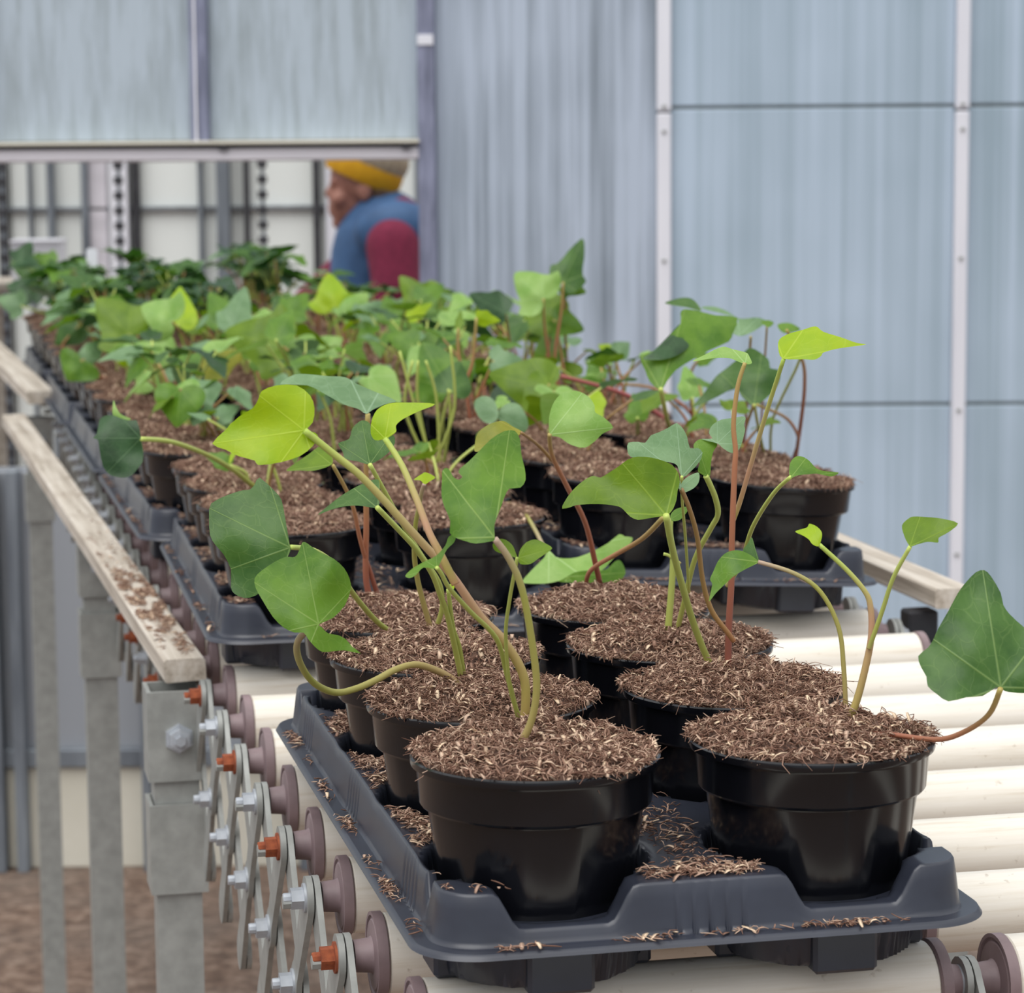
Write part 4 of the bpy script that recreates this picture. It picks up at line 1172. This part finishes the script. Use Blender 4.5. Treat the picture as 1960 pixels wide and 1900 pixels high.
# (root pixel, [stem midpoints], base, tip, material, template, width, stem material)
MIDS = [
 ((1075, 775), [(1055, 700), (1043, 630)], (1040, 572), (985, 522), 'pale', IVY, 1.15, 'stem_red'),
 ((1078, 775), [(1062, 690), (1075, 590)], (1078, 540), (1116, 456), 'dark', IVY, 0.62, 'stem_red'),
 ((985, 760), [(980, 690)], (968, 600), (898, 562), 'deep', FOLD, 1.0, 'stem_red'),
 ((1040, 770), [(1046, 690)], (1060, 612), (1000, 560), 'olive', HEART, 1.0, 'stem_red'),
 ((1085, 770), [(1078, 700)], (1062, 612), (1118, 632), 'mid', IVY, 0.9, 'stem_red'),
 ((1060, 765), [(1055, 720)], (1052, 688), (1045, 632), 'mid', HEART, 1.0, 'stem_red'),
 ((1090, 765), [(1082, 640)], (1082, 545), (1122, 560), 'mid', IVY, 0.9, 'stem_brown'),
 ((906, 838), [(893, 740), (905, 690)], (912, 608), (958, 614), 'lime', FOLD, 0.8, 'stem_red'),
 ((904, 838), [(892, 745), (878, 680)], (877, 628), (882, 592), 'olive', FOLD, 0.6, 'stem_red'),
 ((908, 835), [(912, 770), (930, 725)], (945, 690), (1000, 688), 'blue', IVY, 0.8, 'stem_red'),
 ((850, 830), [(845, 780)], (858, 742), (808, 655), 'mid', IVY, 1.0, 'stem_green'),
 ((835, 865), [(848, 800)], (862, 748), (880, 690), 'dark', HEART, 1.1, 'stem_green'),
 ((1075, 840), [(1062, 790)], (1048, 742), (935, 715), 'olive', HEART, 0.8, 'stem_red'),
 ((1090, 845), [(1075, 800)], (1050, 735), (1000, 790), 'olive', HEART, 0.9, 'stem_red'),
 ((960, 830), [(962, 790)], (962, 770), (968, 722), 'deep', HEART, 1.0, 'stem_green'),
 ((620, 700), [(630, 640)], (640, 586), (628, 522), 'lime', IVY, 1.0, 'stem_green'),
 ((650, 705), [(660, 650)], (658, 605), (705, 560), 'pale', HEART, 0.95, 'stem_red'),
 ((668, 710), [(680, 650)], (690, 610), (730, 575), 'blue', IVY, 0.9, 'stem_brown'),
 ((760, 690), [(775, 620)], (800, 570), (765, 528), 'olive', IVY, 0.9, 'stem_green'),
 ((770, 690), [(790, 620)], (806, 575), (850, 545), 'mid', IVY, 0.9, 'stem_green'),
 ((760, 700), [(775, 640)], (782, 608), (828, 580), 'lime', FOLD, 0.7, 'stem_green'),
 ((605, 780), [(590, 720), (560, 680)], (540, 662), (430, 635), 'olive', IVY, 1.0, 'stem_red'),
 ((590, 790), [(565, 720)], (528, 650), (560, 592), 'mid', FOLD, 1.0, 'stem_green'),
 ((395, 760), [(378, 690), (352, 645)], (330, 616), (270, 585), 'pale', IVY, 1.25, 'stem_brown'),
 ((380, 750), [(360, 690)], (340, 620), (345, 548), 'lime', HEART, 0.9, 'stem_green'),
 ((300, 745), [(280, 700)], (246, 640), (185, 570), 'olive', IVY, 1.1, 'stem_red'),
 ((205, 725), [(178, 715)], (156, 690), (128, 728), 'mid', HEART, 1.6, 'stem_red'),
 ((215, 718), [(190, 700)], (160, 688), (205, 645), 'blue', FOLD, 0.8, 'stem_red'),
 ((318, 760), [(315, 730)], (308, 705), (238, 660), 'pale', IVY, 1.1, 'stem_green'),
 ((300, 735), [(278, 700)], (250, 690), (232, 655), 'lime', HEART, 1.0, 'stem_green'),
 ((420, 850), [(390, 800)], (345, 745), (338, 818), 'mid', HEART, 1.15, 'stem_brown'),
 ((430, 850), [(400, 790)], (375, 752), (322, 752), 'pale', HEART, 0.9, 'stem_brown'),
 ((432, 850), [(405, 800)], (378, 760), (425, 735), 'blue', IVY, 1.1, 'stem_brown'),
 ((436, 850), [(410, 810)], (385, 775), (370, 815), 'blue', HEART, 1.2, 'stem_brown'),
 ((455, 850), [(445, 820)], (415, 800), (460, 775), 'blue', FOLD, 0.9, 'stem_green'),
 ((440, 760), [(410, 740)], (382, 712), (478, 668), 'brownleaf', FOLD, 0.7, 'stem_green'),
 ((430, 740), [(440, 680)], (445, 625), (470, 548), 'blue', IVY, 0.8, 'stem_green'),
 ((420, 720), [(415, 660)], (432, 610), (400, 560), 'mid', IVY, 0.9, 'stem_green'),
 ((612, 740), [(618, 700)], (618, 670), (584, 652), 'pale', HEART, 1.0, 'stem_green'),
 ((618, 740), [(622, 700)], (620, 670), (656, 646), 'pale', HEART, 1.0, 'stem_green'),
 ((690, 760), [(680, 730)], (672, 708), (655, 682), 'pale', IVY, 1.0, 'stem_green'),
 ((720, 770), [(712, 740)], (715, 715), (750, 700), 'blue', FOLD, 0.8, 'stem_green'),
 ((170, 660), [(180, 630)], (196, 585), (105, 570), 'blue', IVY, 0.9, 'stem_red'),
 ((130, 680), [(120, 660)], (150, 625), (105, 660), 'dark', HEART, 1.0, 'stem_red'),
 ((1170, 760), [(1178, 710)], (1182, 675), (1205, 655), 'blue', HEART, 1.2, 'stem_green'),
 ((1165, 760), [(1170, 710)], (1166, 672), (1145, 660), 'lime', HEART, 0.9, 'stem_green'),
 ((1220, 845), [(1221, 815)], (1220, 800), (1212, 752), 'mid', IVY, 0.75, 'stem_green'),
 ((1150, 790), [(1155, 760)], (1140, 730), (1130, 690), 'mid', IVY, 0.9, 'stem_red'),
 ((1140, 800), [(1135, 770)], (1120, 740), (1160, 712), 'pale', FOLD, 0.8, 'stem_red'),
 ((1110, 770), [(1108, 740)], (1100, 720), (1075, 690), 'olive', HEART, 1.0, 'stem_red'),
 ((830, 700), [(838, 660)], (830, 640), (800, 620), 'blue', IVY, 1.0, 'stem_green'),
 ((838, 700), [(842, 660)], (845, 630), (868, 590), 'pale', IVY, 0.8, 'stem_green'),
 ((735, 680), [(745, 640)], (752, 610), (738, 565), 'mid', IVY, 0.9, 'stem_green'),
 ((860, 760), [(850, 700)], (862, 660), (905, 625), 'pale', FOLD, 1.0, 'stem_green'),
 ((770, 760), [(760, 700)], (790, 660), (740, 640), 'mid', IVY, 0.9, 'stem_green'),
 ((795, 760), [(800, 720)], (800, 690), (765, 670), 'blue', HEART, 1.0, 'stem_green'),
 ((795, 760), [(806, 720)], (815, 690), (826, 660), 'pale', HEART, 1.0, 'stem_green'),
 ((500, 760), [(490, 720)], (478, 690), (520, 660), 'mid', HEART, 0.9, 'stem_green'),
 ((520, 720), [(540, 660)], (556, 600), (590, 560), 'mid', IVY, 0.9, 'stem_green'),
 ((475, 930), [(470, 905)], (440, 890), (390, 868), 'mid', FOLD, 0.8, 'stem_green'),
 ((640, 860), [(632, 800)], (610, 745), (640, 730), 'mid', HEART, 0.8, 'stem_green'),
 ((1330, 800), [(1300, 770), (1240, 740)], (1150, 735), (1085, 722), 'mid', FOLD, 0.4, 'stem_red'),
 ((175, 590), [(120, 570)], (70, 520), (20, 500), 'dark', IVY, 1.0, 'stem_green'),
 ((170, 595), [(110, 590)], (60, 560), (12, 545), 'deep', HEART, 1.0, 'stem_green'),
 ((165, 600), [(110, 560)], (40, 500), (60, 462), 'deep', IVY, 1.0, 'stem_green'),
 ((160, 610), [(90, 600)], (40, 585), (-6, 570), 'blue', IVY, 0.9, 'stem_green'),
 ((165, 600), [(110, 540)], (100, 505), (60, 490), 'mid', IVY, 0.9, 'stem_green'),
 ((1340, 830), [(1330, 790)], (1325, 760), (1310, 700), 'pale', FOLD, 1.0, 'stem_green'),
 ((1325, 800), [(1322, 720)], (1335, 690), (1375, 680), 'mid', FOLD, 0.8, 'stem_red'),
]
for n_, (root, mids, base, tip, mat, tpl, wd, sm) in enumerate(MIDS):
    rp = on_plane(root[0], root[1], ZS-0.004)
    pot = nearest_pot(rp)
    rgn = random.Random(n_)
    dd = rp.y - rgn.uniform(0.0, 0.06)
    k = 7.0*2.5/max(rp.y, 2.0)
    stem([root] + mids + [base], dd, k*1.25, k*0.85, sm, pot, d0=rp.y)
    ML(pot, dd, base, tip, mat, tpl, wd*1.15, rgn.uniform(-0.1, 0.15), rgn.uniform(-0.3, 0.3), rgn.uniform(0.3, 0.8), 0.2, 0.4, n_+50)

p_ = on_plane(1292, 815, ZS)
stem([(1292, 815), (1200, 756), (1074, 720)], p_.y-0.05, 9, 8, 'stem_crimson', nearest_pot(p_), d0=p_.y)
# bundle of pale stems in the third row of pots
for (x0, y0, xm, ym, x1, y1) in ((815, 880, 775, 780, 790, 690), (822, 880, 800, 770, 800, 690), (835, 882, 870, 780, 862, 662), (842, 884, 835, 760, 815, 690), (828, 884, 800, 800, 765, 672), (850, 880, 862, 800, 858, 745)):
    p_ = on_plane(x0, y0, ZS)
    stem([(x0, y0), (xm, ym), (x1, y1)], p_.y-0.02, 8, 5, 'stem_green', nearest_pot(p_), d0=p_.y)

# ---- young plants for every other pot: a few kinds, copied leaf by leaf
def tpl_leaf_mesh(tpl, L, mat, seed):
    rg = random.Random(seed)
    ol = catmull(full(tpl, rg.uniform(-0.1, 0.15)), 30)
    c = Vector((0, 0.16))
    scs = [0, 0.35, 0.7, 1.0]
    n = len(ol)
    cup, bend, wv = rg.uniform(0.1, 0.5), rg.uniform(-0.5, -0.1), rg.uniform(0.02, 0.06)
    def pt(q):
        z = cup*abs(q.x)*0.6 + bend*q.y*q.y*0.5 + wv*math.sin(q.x*9+seed)*math.cos(q.y*7)
        return (q.x*L, q.y*L, z*L)
    V, uv = [pt(c)], [c]
    for s in scs[1:]:
        for p in ol:
            q = c+(p-c)*s
            V.append(pt(q))
            uv.append(q)
    Fc = [(0, 1+k, 1+(k+1) % n) for k in range(n)]
    for i in range(len(scs)-2):
        for k in range(n):
            j = (k+1) % n
            Fc.append((1+i*n+k, 1+(i+1)*n+k, 1+(i+1)*n+j, 1+i*n+j))
    me = bpy.data.meshes.new('leaf')
    me.from_pydata(V, [], Fc)
    me.update()
    ul = me.uv_layers.new(name='UVMap')
    vi = np.zeros(len(me.loops), dtype=np.int32)
    me.loops.foreach_get('vertex_index', vi)
    ul.data.foreach_set('uv', np.array([(q.x, q.y) for q in uv], dtype=np.float32)[vi].ravel())
    me.materials.append(M[mat])
    me.shade_smooth()
    return me
def plant_kind(seed, n, h, mats, Ls):
    rg = random.Random(seed)
    parts = []
    for k in range(n):
        az = 2*math.pi*(k+rg.uniform(-0.3, 0.3))/n
        hh = h*rg.uniform(0.55, 1.1)
        rad = rg.uniform(0.010, 0.045)
        x0, y0 = rg.uniform(-0.012, 0.012), rg.uniform(-0.012, 0.012)
        top = Vector((x0+rad*math.cos(az), y0+rad*math.sin(az), 0.110+hh))
        midp = Vector((x0+rad*0.35*math.cos(az), y0+rad*0.35*math.sin(az), 0.110+hh*0.6))
        sm = stem_mesh([Vector((x0, y0, 0.102)), Vector((x0, y0, 0.116)), midp, top], (0.0017, 0.0011), rg.choice(['stem_green', 'stem_green', 'stem_red', 'stem_brown']))
        lm = tpl_leaf_mesh(rg.choice([HEART, IVY, IVY, FOLD]), rg.uniform(*Ls), rg.choice(mats), seed*20+k)
        mt = Matrix.Translation(top) @ Matrix.Rotation(az-math.pi/2+rg.uniform(-0.6, 0.6), 4, 'Z') @ Matrix.Rotation(rg.uniform(-0.75, 0.5), 4, 'X') @ Matrix.Rotation(rg.uniform(-0.4, 0.4), 4, 'Y')
        parts.append((sm, lm, mt))
    return parts
KIND_NEAR = [plant_kind(s, 3+s % 3, 0.055, ['mid', 'blue', 'olive', 'pale', 'dark', 'lime'], (0.022, 0.040)) for s in range(8)]
KIND_MID = [plant_kind(40+s, 6+s % 3, 0.075, ['mid', 'blue', 'olive', 'pale', 'dark', 'mid', 'deep'], (0.026, 0.050)) for s in range(8)]
KIND_FAR = [plant_kind(80+s, 14+s % 4, 0.092, ['deep', 'deep', 'deep', 'dark', 'dark', 'mid', 'blue'], (0.030, 0.055)) for s in range(8)]
KIND_LOW = [plant_kind(120+s, 6, 0.045, ['deep', 'dark', 'dark', 'mid', 'blue'], (0.026, 0.044)) for s in range(8)]
def grow(pot, kind):
    for sm, lm, mt in kind:
        s = link('stem', sm, pot['o'])
        l = link('leaf', lm, pot['o'])
        l.matrix_local = mt
gi = 0
for pot in POTLIST:
    ti = pot['col']
    gi += 1
    if ti == 0:
        continue
    row = (ti-1)//2
    right = (ti-1) % 2 == 1
    if row >= 3 and (not right or (row == 4 and POTLIST.index(pot) % 2 == 0)):
        grow(pot, KIND_FAR[gi % 8])
    elif row >= 3:
        grow(pot, KIND_LOW[gi % 8])
    elif row >= 1:
        grow(pot, KIND_MID[gi % 8] if pot['leaves'] < 3 else KIND_NEAR[gi % 8])
    elif pot['leaves'] == 0:
        grow(pot, KIND_NEAR[gi % 8])

# ------------------------------------------------------------------ loose compost on trays and rail
def scatter(name, pts, label, seed, lo=0.003, hi=0.011, chips=0.10):
    rg = np.random.default_rng(seed)
    V, Fq, tone = fibres(np.array(pts), rg, lo, hi, 0.00025, 0.00065, 0.25, 0.0004, 1.0, chips)
    o = link(name, fibre_mesh(name, V, Fq, tone))
    o['kind'] = 'stuff'
    return tag(o, label, 'compost')
def deck_points(T, seed, n):
    """crumbs on a tray deck: gathered beside the pots and along the lip"""
    rg = random.Random(seed)
    out = []
    while len(out) < n:
        t = rg.random()
        if t < 0.60:
            x, y = rg.uniform(-TX/2+0.02, TX/2-0.02), (TY/2-0.027) + rg.gauss(0, 0.007)
            z = 0.0568
            if noise.noise(Vector((x*26, y*60, seed))) < rg.uniform(-0.45, 0.3):
                continue
        elif t < 0.78:
            x, y = rg.uniform(-TX/2+0.02, TX/2-0.02), rg.gauss(0, 0.012)
            z = 0.0568
        elif t < 0.84:
            x, y = -TX/2+0.028+rg.gauss(0, 0.006), rg.uniform(-0.03, 0.03)
            z = 0.0568
        elif t < 0.91:
            x, y = -TX/2+0.006+rg.gauss(0, 0.0018), rg.uniform(-TY/2+0.04, TY/2-0.04)
            z = 0.0308
            if noise.noise(Vector((y*22, 3.0, seed))) < rg.uniform(-0.2, 0.5):
                continue
        else:
            x, y = rg.uniform(-TX/2+0.04, TX/2-0.04), TY/2-0.006+rg.gauss(0, 0.0018)
            z = 0.0308
            if noise.noise(Vector((x*22, 5.0, seed))) < rg.uniform(-0.2, 0.5):
                continue
        if any(math.hypot(x-a, y-b) < 0.0605 for a, b in POTS) and z > 0.04:
            continue
        if abs(y) > TY/2-0.017 and z > 0.04:
            continue
        if TX/2-abs(x) < 0.018 and z > 0.04:
            continue
        out.append(T['R'] @ Vector((x, y, z + rg.uniform(0, 0.0015))))
    return [tuple(p) for p in out]
scatter('spilled_compost', deck_points(TRAYS[0], 1, 2600), 'brown compost crumbs spilled over the front tray between its pots', 5)
for k in range(1, 5):
    scatter('spilled_compost', deck_points(TRAYS[k], k+1, 1200), ['', 'compost crumbs on the second tray of the left column', 'compost crumbs on the second tray of the right column', 'compost crumbs on the third tray of the left column', 'compost crumbs on the third tray of the right column'][k], 5+k)
rg = random.Random(9)
dv = (e1-e0).normalized()
sv = Vector((dv.y, -dv.x, 0)).normalized()
pts = []
while len(pts) < 1500:
    t = abs(rg.gauss(0.0, 0.35)) if rg.random() < 0.25 else rg.gauss(0.30, 0.09)
    s = rg.uniform(-0.014, 0.015)
    if t < 0.01 or t > 1.6 or noise.noise(Vector((t*26, s*90, 2))) < rg.uniform(-0.25, 0.4):
        continue
    p = e0 + dv*t + sv*s
    pts.append((p.x, p.y, p.z+0.0008))
scatter('spilled_compost', pts, 'patch of brown compost lying on the left timber rail', 20)

# ------------------------------------------------------------------ small things far back
p = W(75, 490, 7.0)
st = empty('side_table', (p.x, p.y, 0))
zt = p.z - 0.06
link('table_top', MB().box(-0.16, 0.16, -0.14, 0.14, zt-0.025, zt, 0.003).mesh('table_top'), st, M['timber'])
for (lx, ly) in ((-0.14, -0.12), (0.14, -0.12), (-0.14, 0.12), (0.14, 0.12)):
    link('leg', MB().box(lx-0.016, lx+0.016, ly-0.016, ly+0.016, 0, zt-0.025, 0.002).mesh('leg'), st, M['timber'])
tag(st, 'narrow wooden side table in the far bay under a white box', 'table')
wb = empty('white_box', (p.x, p.y, zt))
cr_o = MB()
for (x0, x1, y0, y1) in ((-0.062, 0.062, -0.05, -0.046), (-0.062, 0.062, 0.046, 0.05), (-0.062, -0.058, -0.046, 0.046), (0.058, 0.062, -0.046, 0.046)):
    cr_o.box(x0, x1, y0, y1, 0.0, 0.095, 0.001)
cr_o.box(-0.062, 0.062, -0.05, 0.05, 0.0, 0.003)
link('box_body', cr_o.mesh('box_body'), wb, M['white_metal'])
link('box_lid', MB().box(-0.066, 0.066, -0.054, 0.054, 0.095, 0.104, 0.003).mesh('box_lid'), wb, M['white_metal'])
tag(wb, 'small blurred white lidded box beyond the far plants at the left', 'box')
p = W(176, 500, 4.55)
lb = MB().prism([(-0.009, -0.05), (0.0, -0.075), (0.009, -0.05), (0.009, 0.018), (0.006, 0.022), (-0.006, 0.022), (-0.009, 0.018)], (-0.0006, 0.0006), lambda a, b_, c: (a, c, b_))
lo_ = link('plant_label', lb.mesh('plant_label'), None, M['white_metal'])
lo_.location = p
tag(lo_, 'white plant label stuck in a pot among the far dark plants', 'label')

# ------------------------------------------------------------------ the worker in the far bay
def capsule(mb, a, b, ra, rb, n=16, squash=None):
    a, b = Vector(a), Vector(b)
    d = (b-a)
    L = d.length
    ax = d/L if L > 1e-6 else Vector((0, 0, 1))
    pts, rad = [], []
    for k in range(5):
        t = math.pi/2*k/4
        pts.append(a - ax*ra*math.cos(t))
        rad.append(max(ra*math.sin(t), 0.0004))
    for k in range(5):
        t = math.pi/2*k/4
        pts.append(b + ax*rb*math.sin(t))
        rad.append(max(rb*math.cos(t), 0.0004))
    mb.tube(pts, rad, n)
def ellip(mb, c, r, rot=None, n=20):
    V, Fc = [], []
    R = rot or Matrix.Identity(3)
    m = 12
    for i in range(m+1):
        t = math.pi*i/m
        for k in range(n):
            a = 2*math.pi*k/n
            v = Vector((r[0]*math.sin(t)*math.cos(a), r[1]*math.sin(t)*math.sin(a), r[2]*math.cos(t)))
            V.append(Vector(c) + R @ v)
    for i in range(m):
        for k in range(n):
            j = (k+1) % n
            Fc.append((i*n+k, (i+1)*n+k, (i+1)*n+j, i*n+j))
    mb.add(V, Fc)
def blend_obj(name, mb, mat, parent, vox=0.008, sm=6):
    me = bpy.data.meshes.new(name)
    me.from_pydata([tuple(v) for v in mb.v], [], mb.f)
    me.update()
    me.materials.append(mat)
    o = link(name, me, parent)
    r = o.modifiers.new('remesh', 'REMESH')
    r.mode = 'VOXEL'
    r.voxel_size = vox
    r.use_smooth_shade = True
    s = o.modifiers.new('smooth', 'SMOOTH')
    s.factor = 0.5
    s.iterations = sm
    return o
def build_person():
    # local frame: -x is the way she faces (left in the photograph), y away from the camera, z up
    dP = 7.9
    g = W(690, 380, dP)
    root = empty('person', (W(720, 500, dP).x, dP, 0.0))
    ox = root.location.x
    def at(px, py, dy=0.0):
        q = W(px, py, dP+dy)
        return Vector((q.x-ox, dy, q.z))
    skin = mat_mottled('skin', srgb(150, 100, 86), srgb(172, 120, 102), nscale=20, rough=0.55)
    maroon = mat_mottled('maroon_knit', srgb(112, 30, 58), srgb(134, 40, 70), nscale=60, rough=0.9)
    blue = mat_mottled('blue_padded_vest', srgb(44, 78, 118), srgb(66, 106, 152), nscale=10, rough=0.6)
    navy = mat_mottled('navy_trousers', srgb(34, 40, 56), srgb(46, 54, 72), nscale=20, rough=0.8)
    must = mat_mottled('mustard_headband', srgb(196, 142, 14), srgb(214, 160, 26), nscale=60, rough=0.9)
    beige = mat_mottled('beige_knit', srgb(160, 142, 118), srgb(190, 174, 150), nscale=60, rough=0.9)
    boot = mat_mottled('black_boots', srgb(24, 24, 26), srgb(36, 36, 38), nscale=30, rough=0.6)
    body, jum, vest, trou, boots = MB(), MB(), MB(), MB(), MB()
    hc = at(688, 358)
    pel = Vector((at(745, 620).x+0.02, 0, 0.84))
    neck = at(718, 408)
    chest = at(735, 475)
    # head, face
    ellip(body, hc + Vector((0.012, 0, 0.03)), (0.098, 0.076, 0.098))
    ellip(body, hc + Vector((-0.028, 0, -0.045)), (0.062, 0.056, 0.072))
    capsule(body, hc + Vector((-0.076, 0, 0.012)), hc + Vector((-0.093, 0, -0.018)), 0.009, 0.011, 10)
    ellip(body, hc + Vector((-0.082, 0, -0.018)), (0.016, 0.016, 0.009))
    ellip(body, hc + Vector((-0.080, 0, -0.058)), (0.014, 0.024, 0.008))
    ellip(body, hc + Vector((-0.078, 0, -0.075)), (0.014, 0.022, 0.008))
    ellip(body, hc + Vector((-0.058, 0, -0.104)), (0.024, 0.026, 0.020))
    for s in (-1, 1):
        ellip(body, hc + Vector((0.020, s*0.076, -0.012)), (0.020, 0.010, 0.032))
        ellip(body, hc + Vector((-0.074, s*0.030, 0.014)), (0.014, 0.016, 0.012))
        ellip(body, hc + Vector((-0.056, s*0.044, -0.035)), (0.026, 0.022, 0.026))
    capsule(body, neck + Vector((-0.01, 0, 0.05)), neck + Vector((0.02, 0, -0.06)), 0.052, 0.060)
    # torso
    ellip(body, chest + Vector((0.03, 0, -0.05)), (0.115, 0.165, 0.20))
    capsule(body, chest + Vector((0.03, 0, -0.12)), pel + Vector((0, 0, 0.04)), 0.115, 0.125)
    ellip(body, pel, (0.12, 0.155, 0.12))
    sh = {-1: at(752, 452, -0.19), 1: at(740, 452, 0.19)}
    el = {-1: at(758, 556, -0.24), 1: at(640, 545, 0.24)}
    wr = {-1: at(700, 600, -0.26), 1: at(575, 585, 0.20)}
    for s in (-1, 1):
        capsule(body, sh[s], el[s], 0.050, 0.040)
        capsule(body, el[s], wr[s], 0.040, 0.026)
        d = (wr[s]-el[s]).normalized()
        palm = wr[s] + d*0.055
        capsule(body, wr[s], palm, 0.026, 0.030)
        for f in range(4):
            off = Vector((0, (f-1.5)*0.019, 0.004*(1-abs(f-1.5))))
            L = (0.062, 0.072, 0.068, 0.052)[f]
            k1 = palm + d*0.018 + off
            k2 = k1 + d*L*0.45 + Vector((0, 0, -0.008))
            k3 = k2 + d*L*0.35 + Vector((0, 0, -0.022))
            capsule(body, k1, k2, 0.0088, 0.0082, 10)
            capsule(body, k2, k3, 0.0082, 0.0070, 10)
        th0 = wr[s] + d*0.02 + Vector((0, -s*0.024, 0.0))
        capsule(body, th0, th0 + d*0.035 + Vector((0, -s*0.024, -0.004)), 0.0110, 0.0095, 10)
        capsule(body, th0 + d*0.035 + Vector((0, -s*0.024, -0.004)), th0 + d*0.062 + Vector((0, -s*0.022, -0.014)), 0.0095, 0.0080, 10)
        hip = pel + Vector((0, s*0.085, -0.03))
        knee = Vector((pel.x-0.02, s*0.10, 0.47))
        ank = Vector((pel.x+0.015, s*0.105, 0.09))
        capsule(body, hip, knee, 0.082, 0.056)
        capsule(body, knee, ank, 0.056, 0.036)
        capsule(trou, hip, knee, 0.092, 0.070)
        capsule(trou, knee, ank + Vector((0, 0, 0.02)), 0.070, 0.058)
        capsule(boots, ank + Vector((0.0, 0, 0.04)), ank + Vector((0.01, 0, -0.04)), 0.055, 0.050)
        capsule(boots, ank + Vector((0.01, 0, -0.045)), ank + Vector((-0.14, 0, -0.05)), 0.044, 0.038)
        # jumper sleeves
        capsule(jum, sh[s] + Vector((0, 0, -0.025)), el[s], 0.080, 0.068)
        capsule(jum, el[s], wr[s] - d*0.01, 0.066, 0.042)
    ellip(trou, pel, (0.135, 0.170, 0.14))
    ellip(jum, chest + Vector((0.03, 0, -0.05)), (0.130, 0.180, 0.215))
    capsule(jum, chest + Vector((0.03, 0, -0.12)), pel + Vector((0, 0, 0.05)), 0.128, 0.138)
    capsule(jum, neck + Vector((-0.012, 0, -0.005)), neck + Vector((0.025, 0, -0.08)), 0.070, 0.085)
    # padded vest with stand collar, open at the armholes
    ellip(vest, chest + Vector((0.005, 0, -0.06)), (0.165, 0.165, 0.235))
    capsule(vest, chest + Vector((0.0, 0, -0.13)), pel + Vector((-0.03, 0, 0.09)), 0.160, 0.165)
    capsule(vest, neck + Vector((0.04, 0, -0.020)), neck + Vector((0.05, 0, -0.09)), 0.078, 0.110)
    capsule(vest, at(690, 440), at(700, 470), 0.06, 0.09)
    for s in (-1, 1):
        ellip(vest, sh[s] + Vector((0.008, -s*0.045, 0.012)), (0.122, 0.075, 0.092))
    # lift the boots to the ground
    bo = blend_obj('body', body, skin, root, 0.007, 4)
    blend_obj('jumper', jum, maroon, root, 0.012, 5)
    blend_obj('vest', vest, blue, root, 0.012, 5)
    blend_obj('trousers', trou, navy, root, 0.012, 5)
    blend_obj('boots', boots, boot, root, 0.010, 4)
    # knitted hat with a mustard band slanting down to the nape
    tilt = Matrix.Rotation(math.radians(24), 3, 'Y')
    hat, band = MB(), MB()
    ellip(hat, hc + Vector((0.035, 0, 0.090)), (0.118, 0.096, 0.088), tilt)
    blend_obj('hat_crown', hat, beige, root, 0.010, 4)
    V, Fc = [], []
    n, prof = 36, [(1.0, -0.034), (1.05, -0.024), (1.07, 0.0), (1.05, 0.024), (1.0, 0.034), (0.93, 0.03), (0.92, 0.0), (0.93, -0.03)]
    cb = hc + Vector((0.016, 0, 0.048))
    for k in range(n):
        a = 2*math.pi*k/n
        for (r, h) in prof:
            V.append(cb + tilt @ Vector((r*0.108*math.cos(a), r*0.086*math.sin(a), h)))
    for k in range(n):
        for i in range(8):
            j = (i+1) % 8
            Fc.append((k*8+i, ((k+1) % n)*8+i, ((k+1) % n)*8+j, k*8+j))
    link('hat_band', band.add(V, Fc).mesh('hat_band', must, 60), root)
    hair = MB()
    ellip(hair, hc + Vector((0.055, 0, -0.005)), (0.052, 0.074, 0.070))
    blend_obj('hair', hair, mat_mottled('brown_hair', srgb(92, 70, 52), srgb(118, 92, 70), nscale=60, rough=0.7), root, 0.009, 4)
    tag(root, 'person in a blue vest, maroon sleeves and mustard-banded hat, working in the far bay', 'person')
    return root
build_person()
bpy.context.view_layer.update()
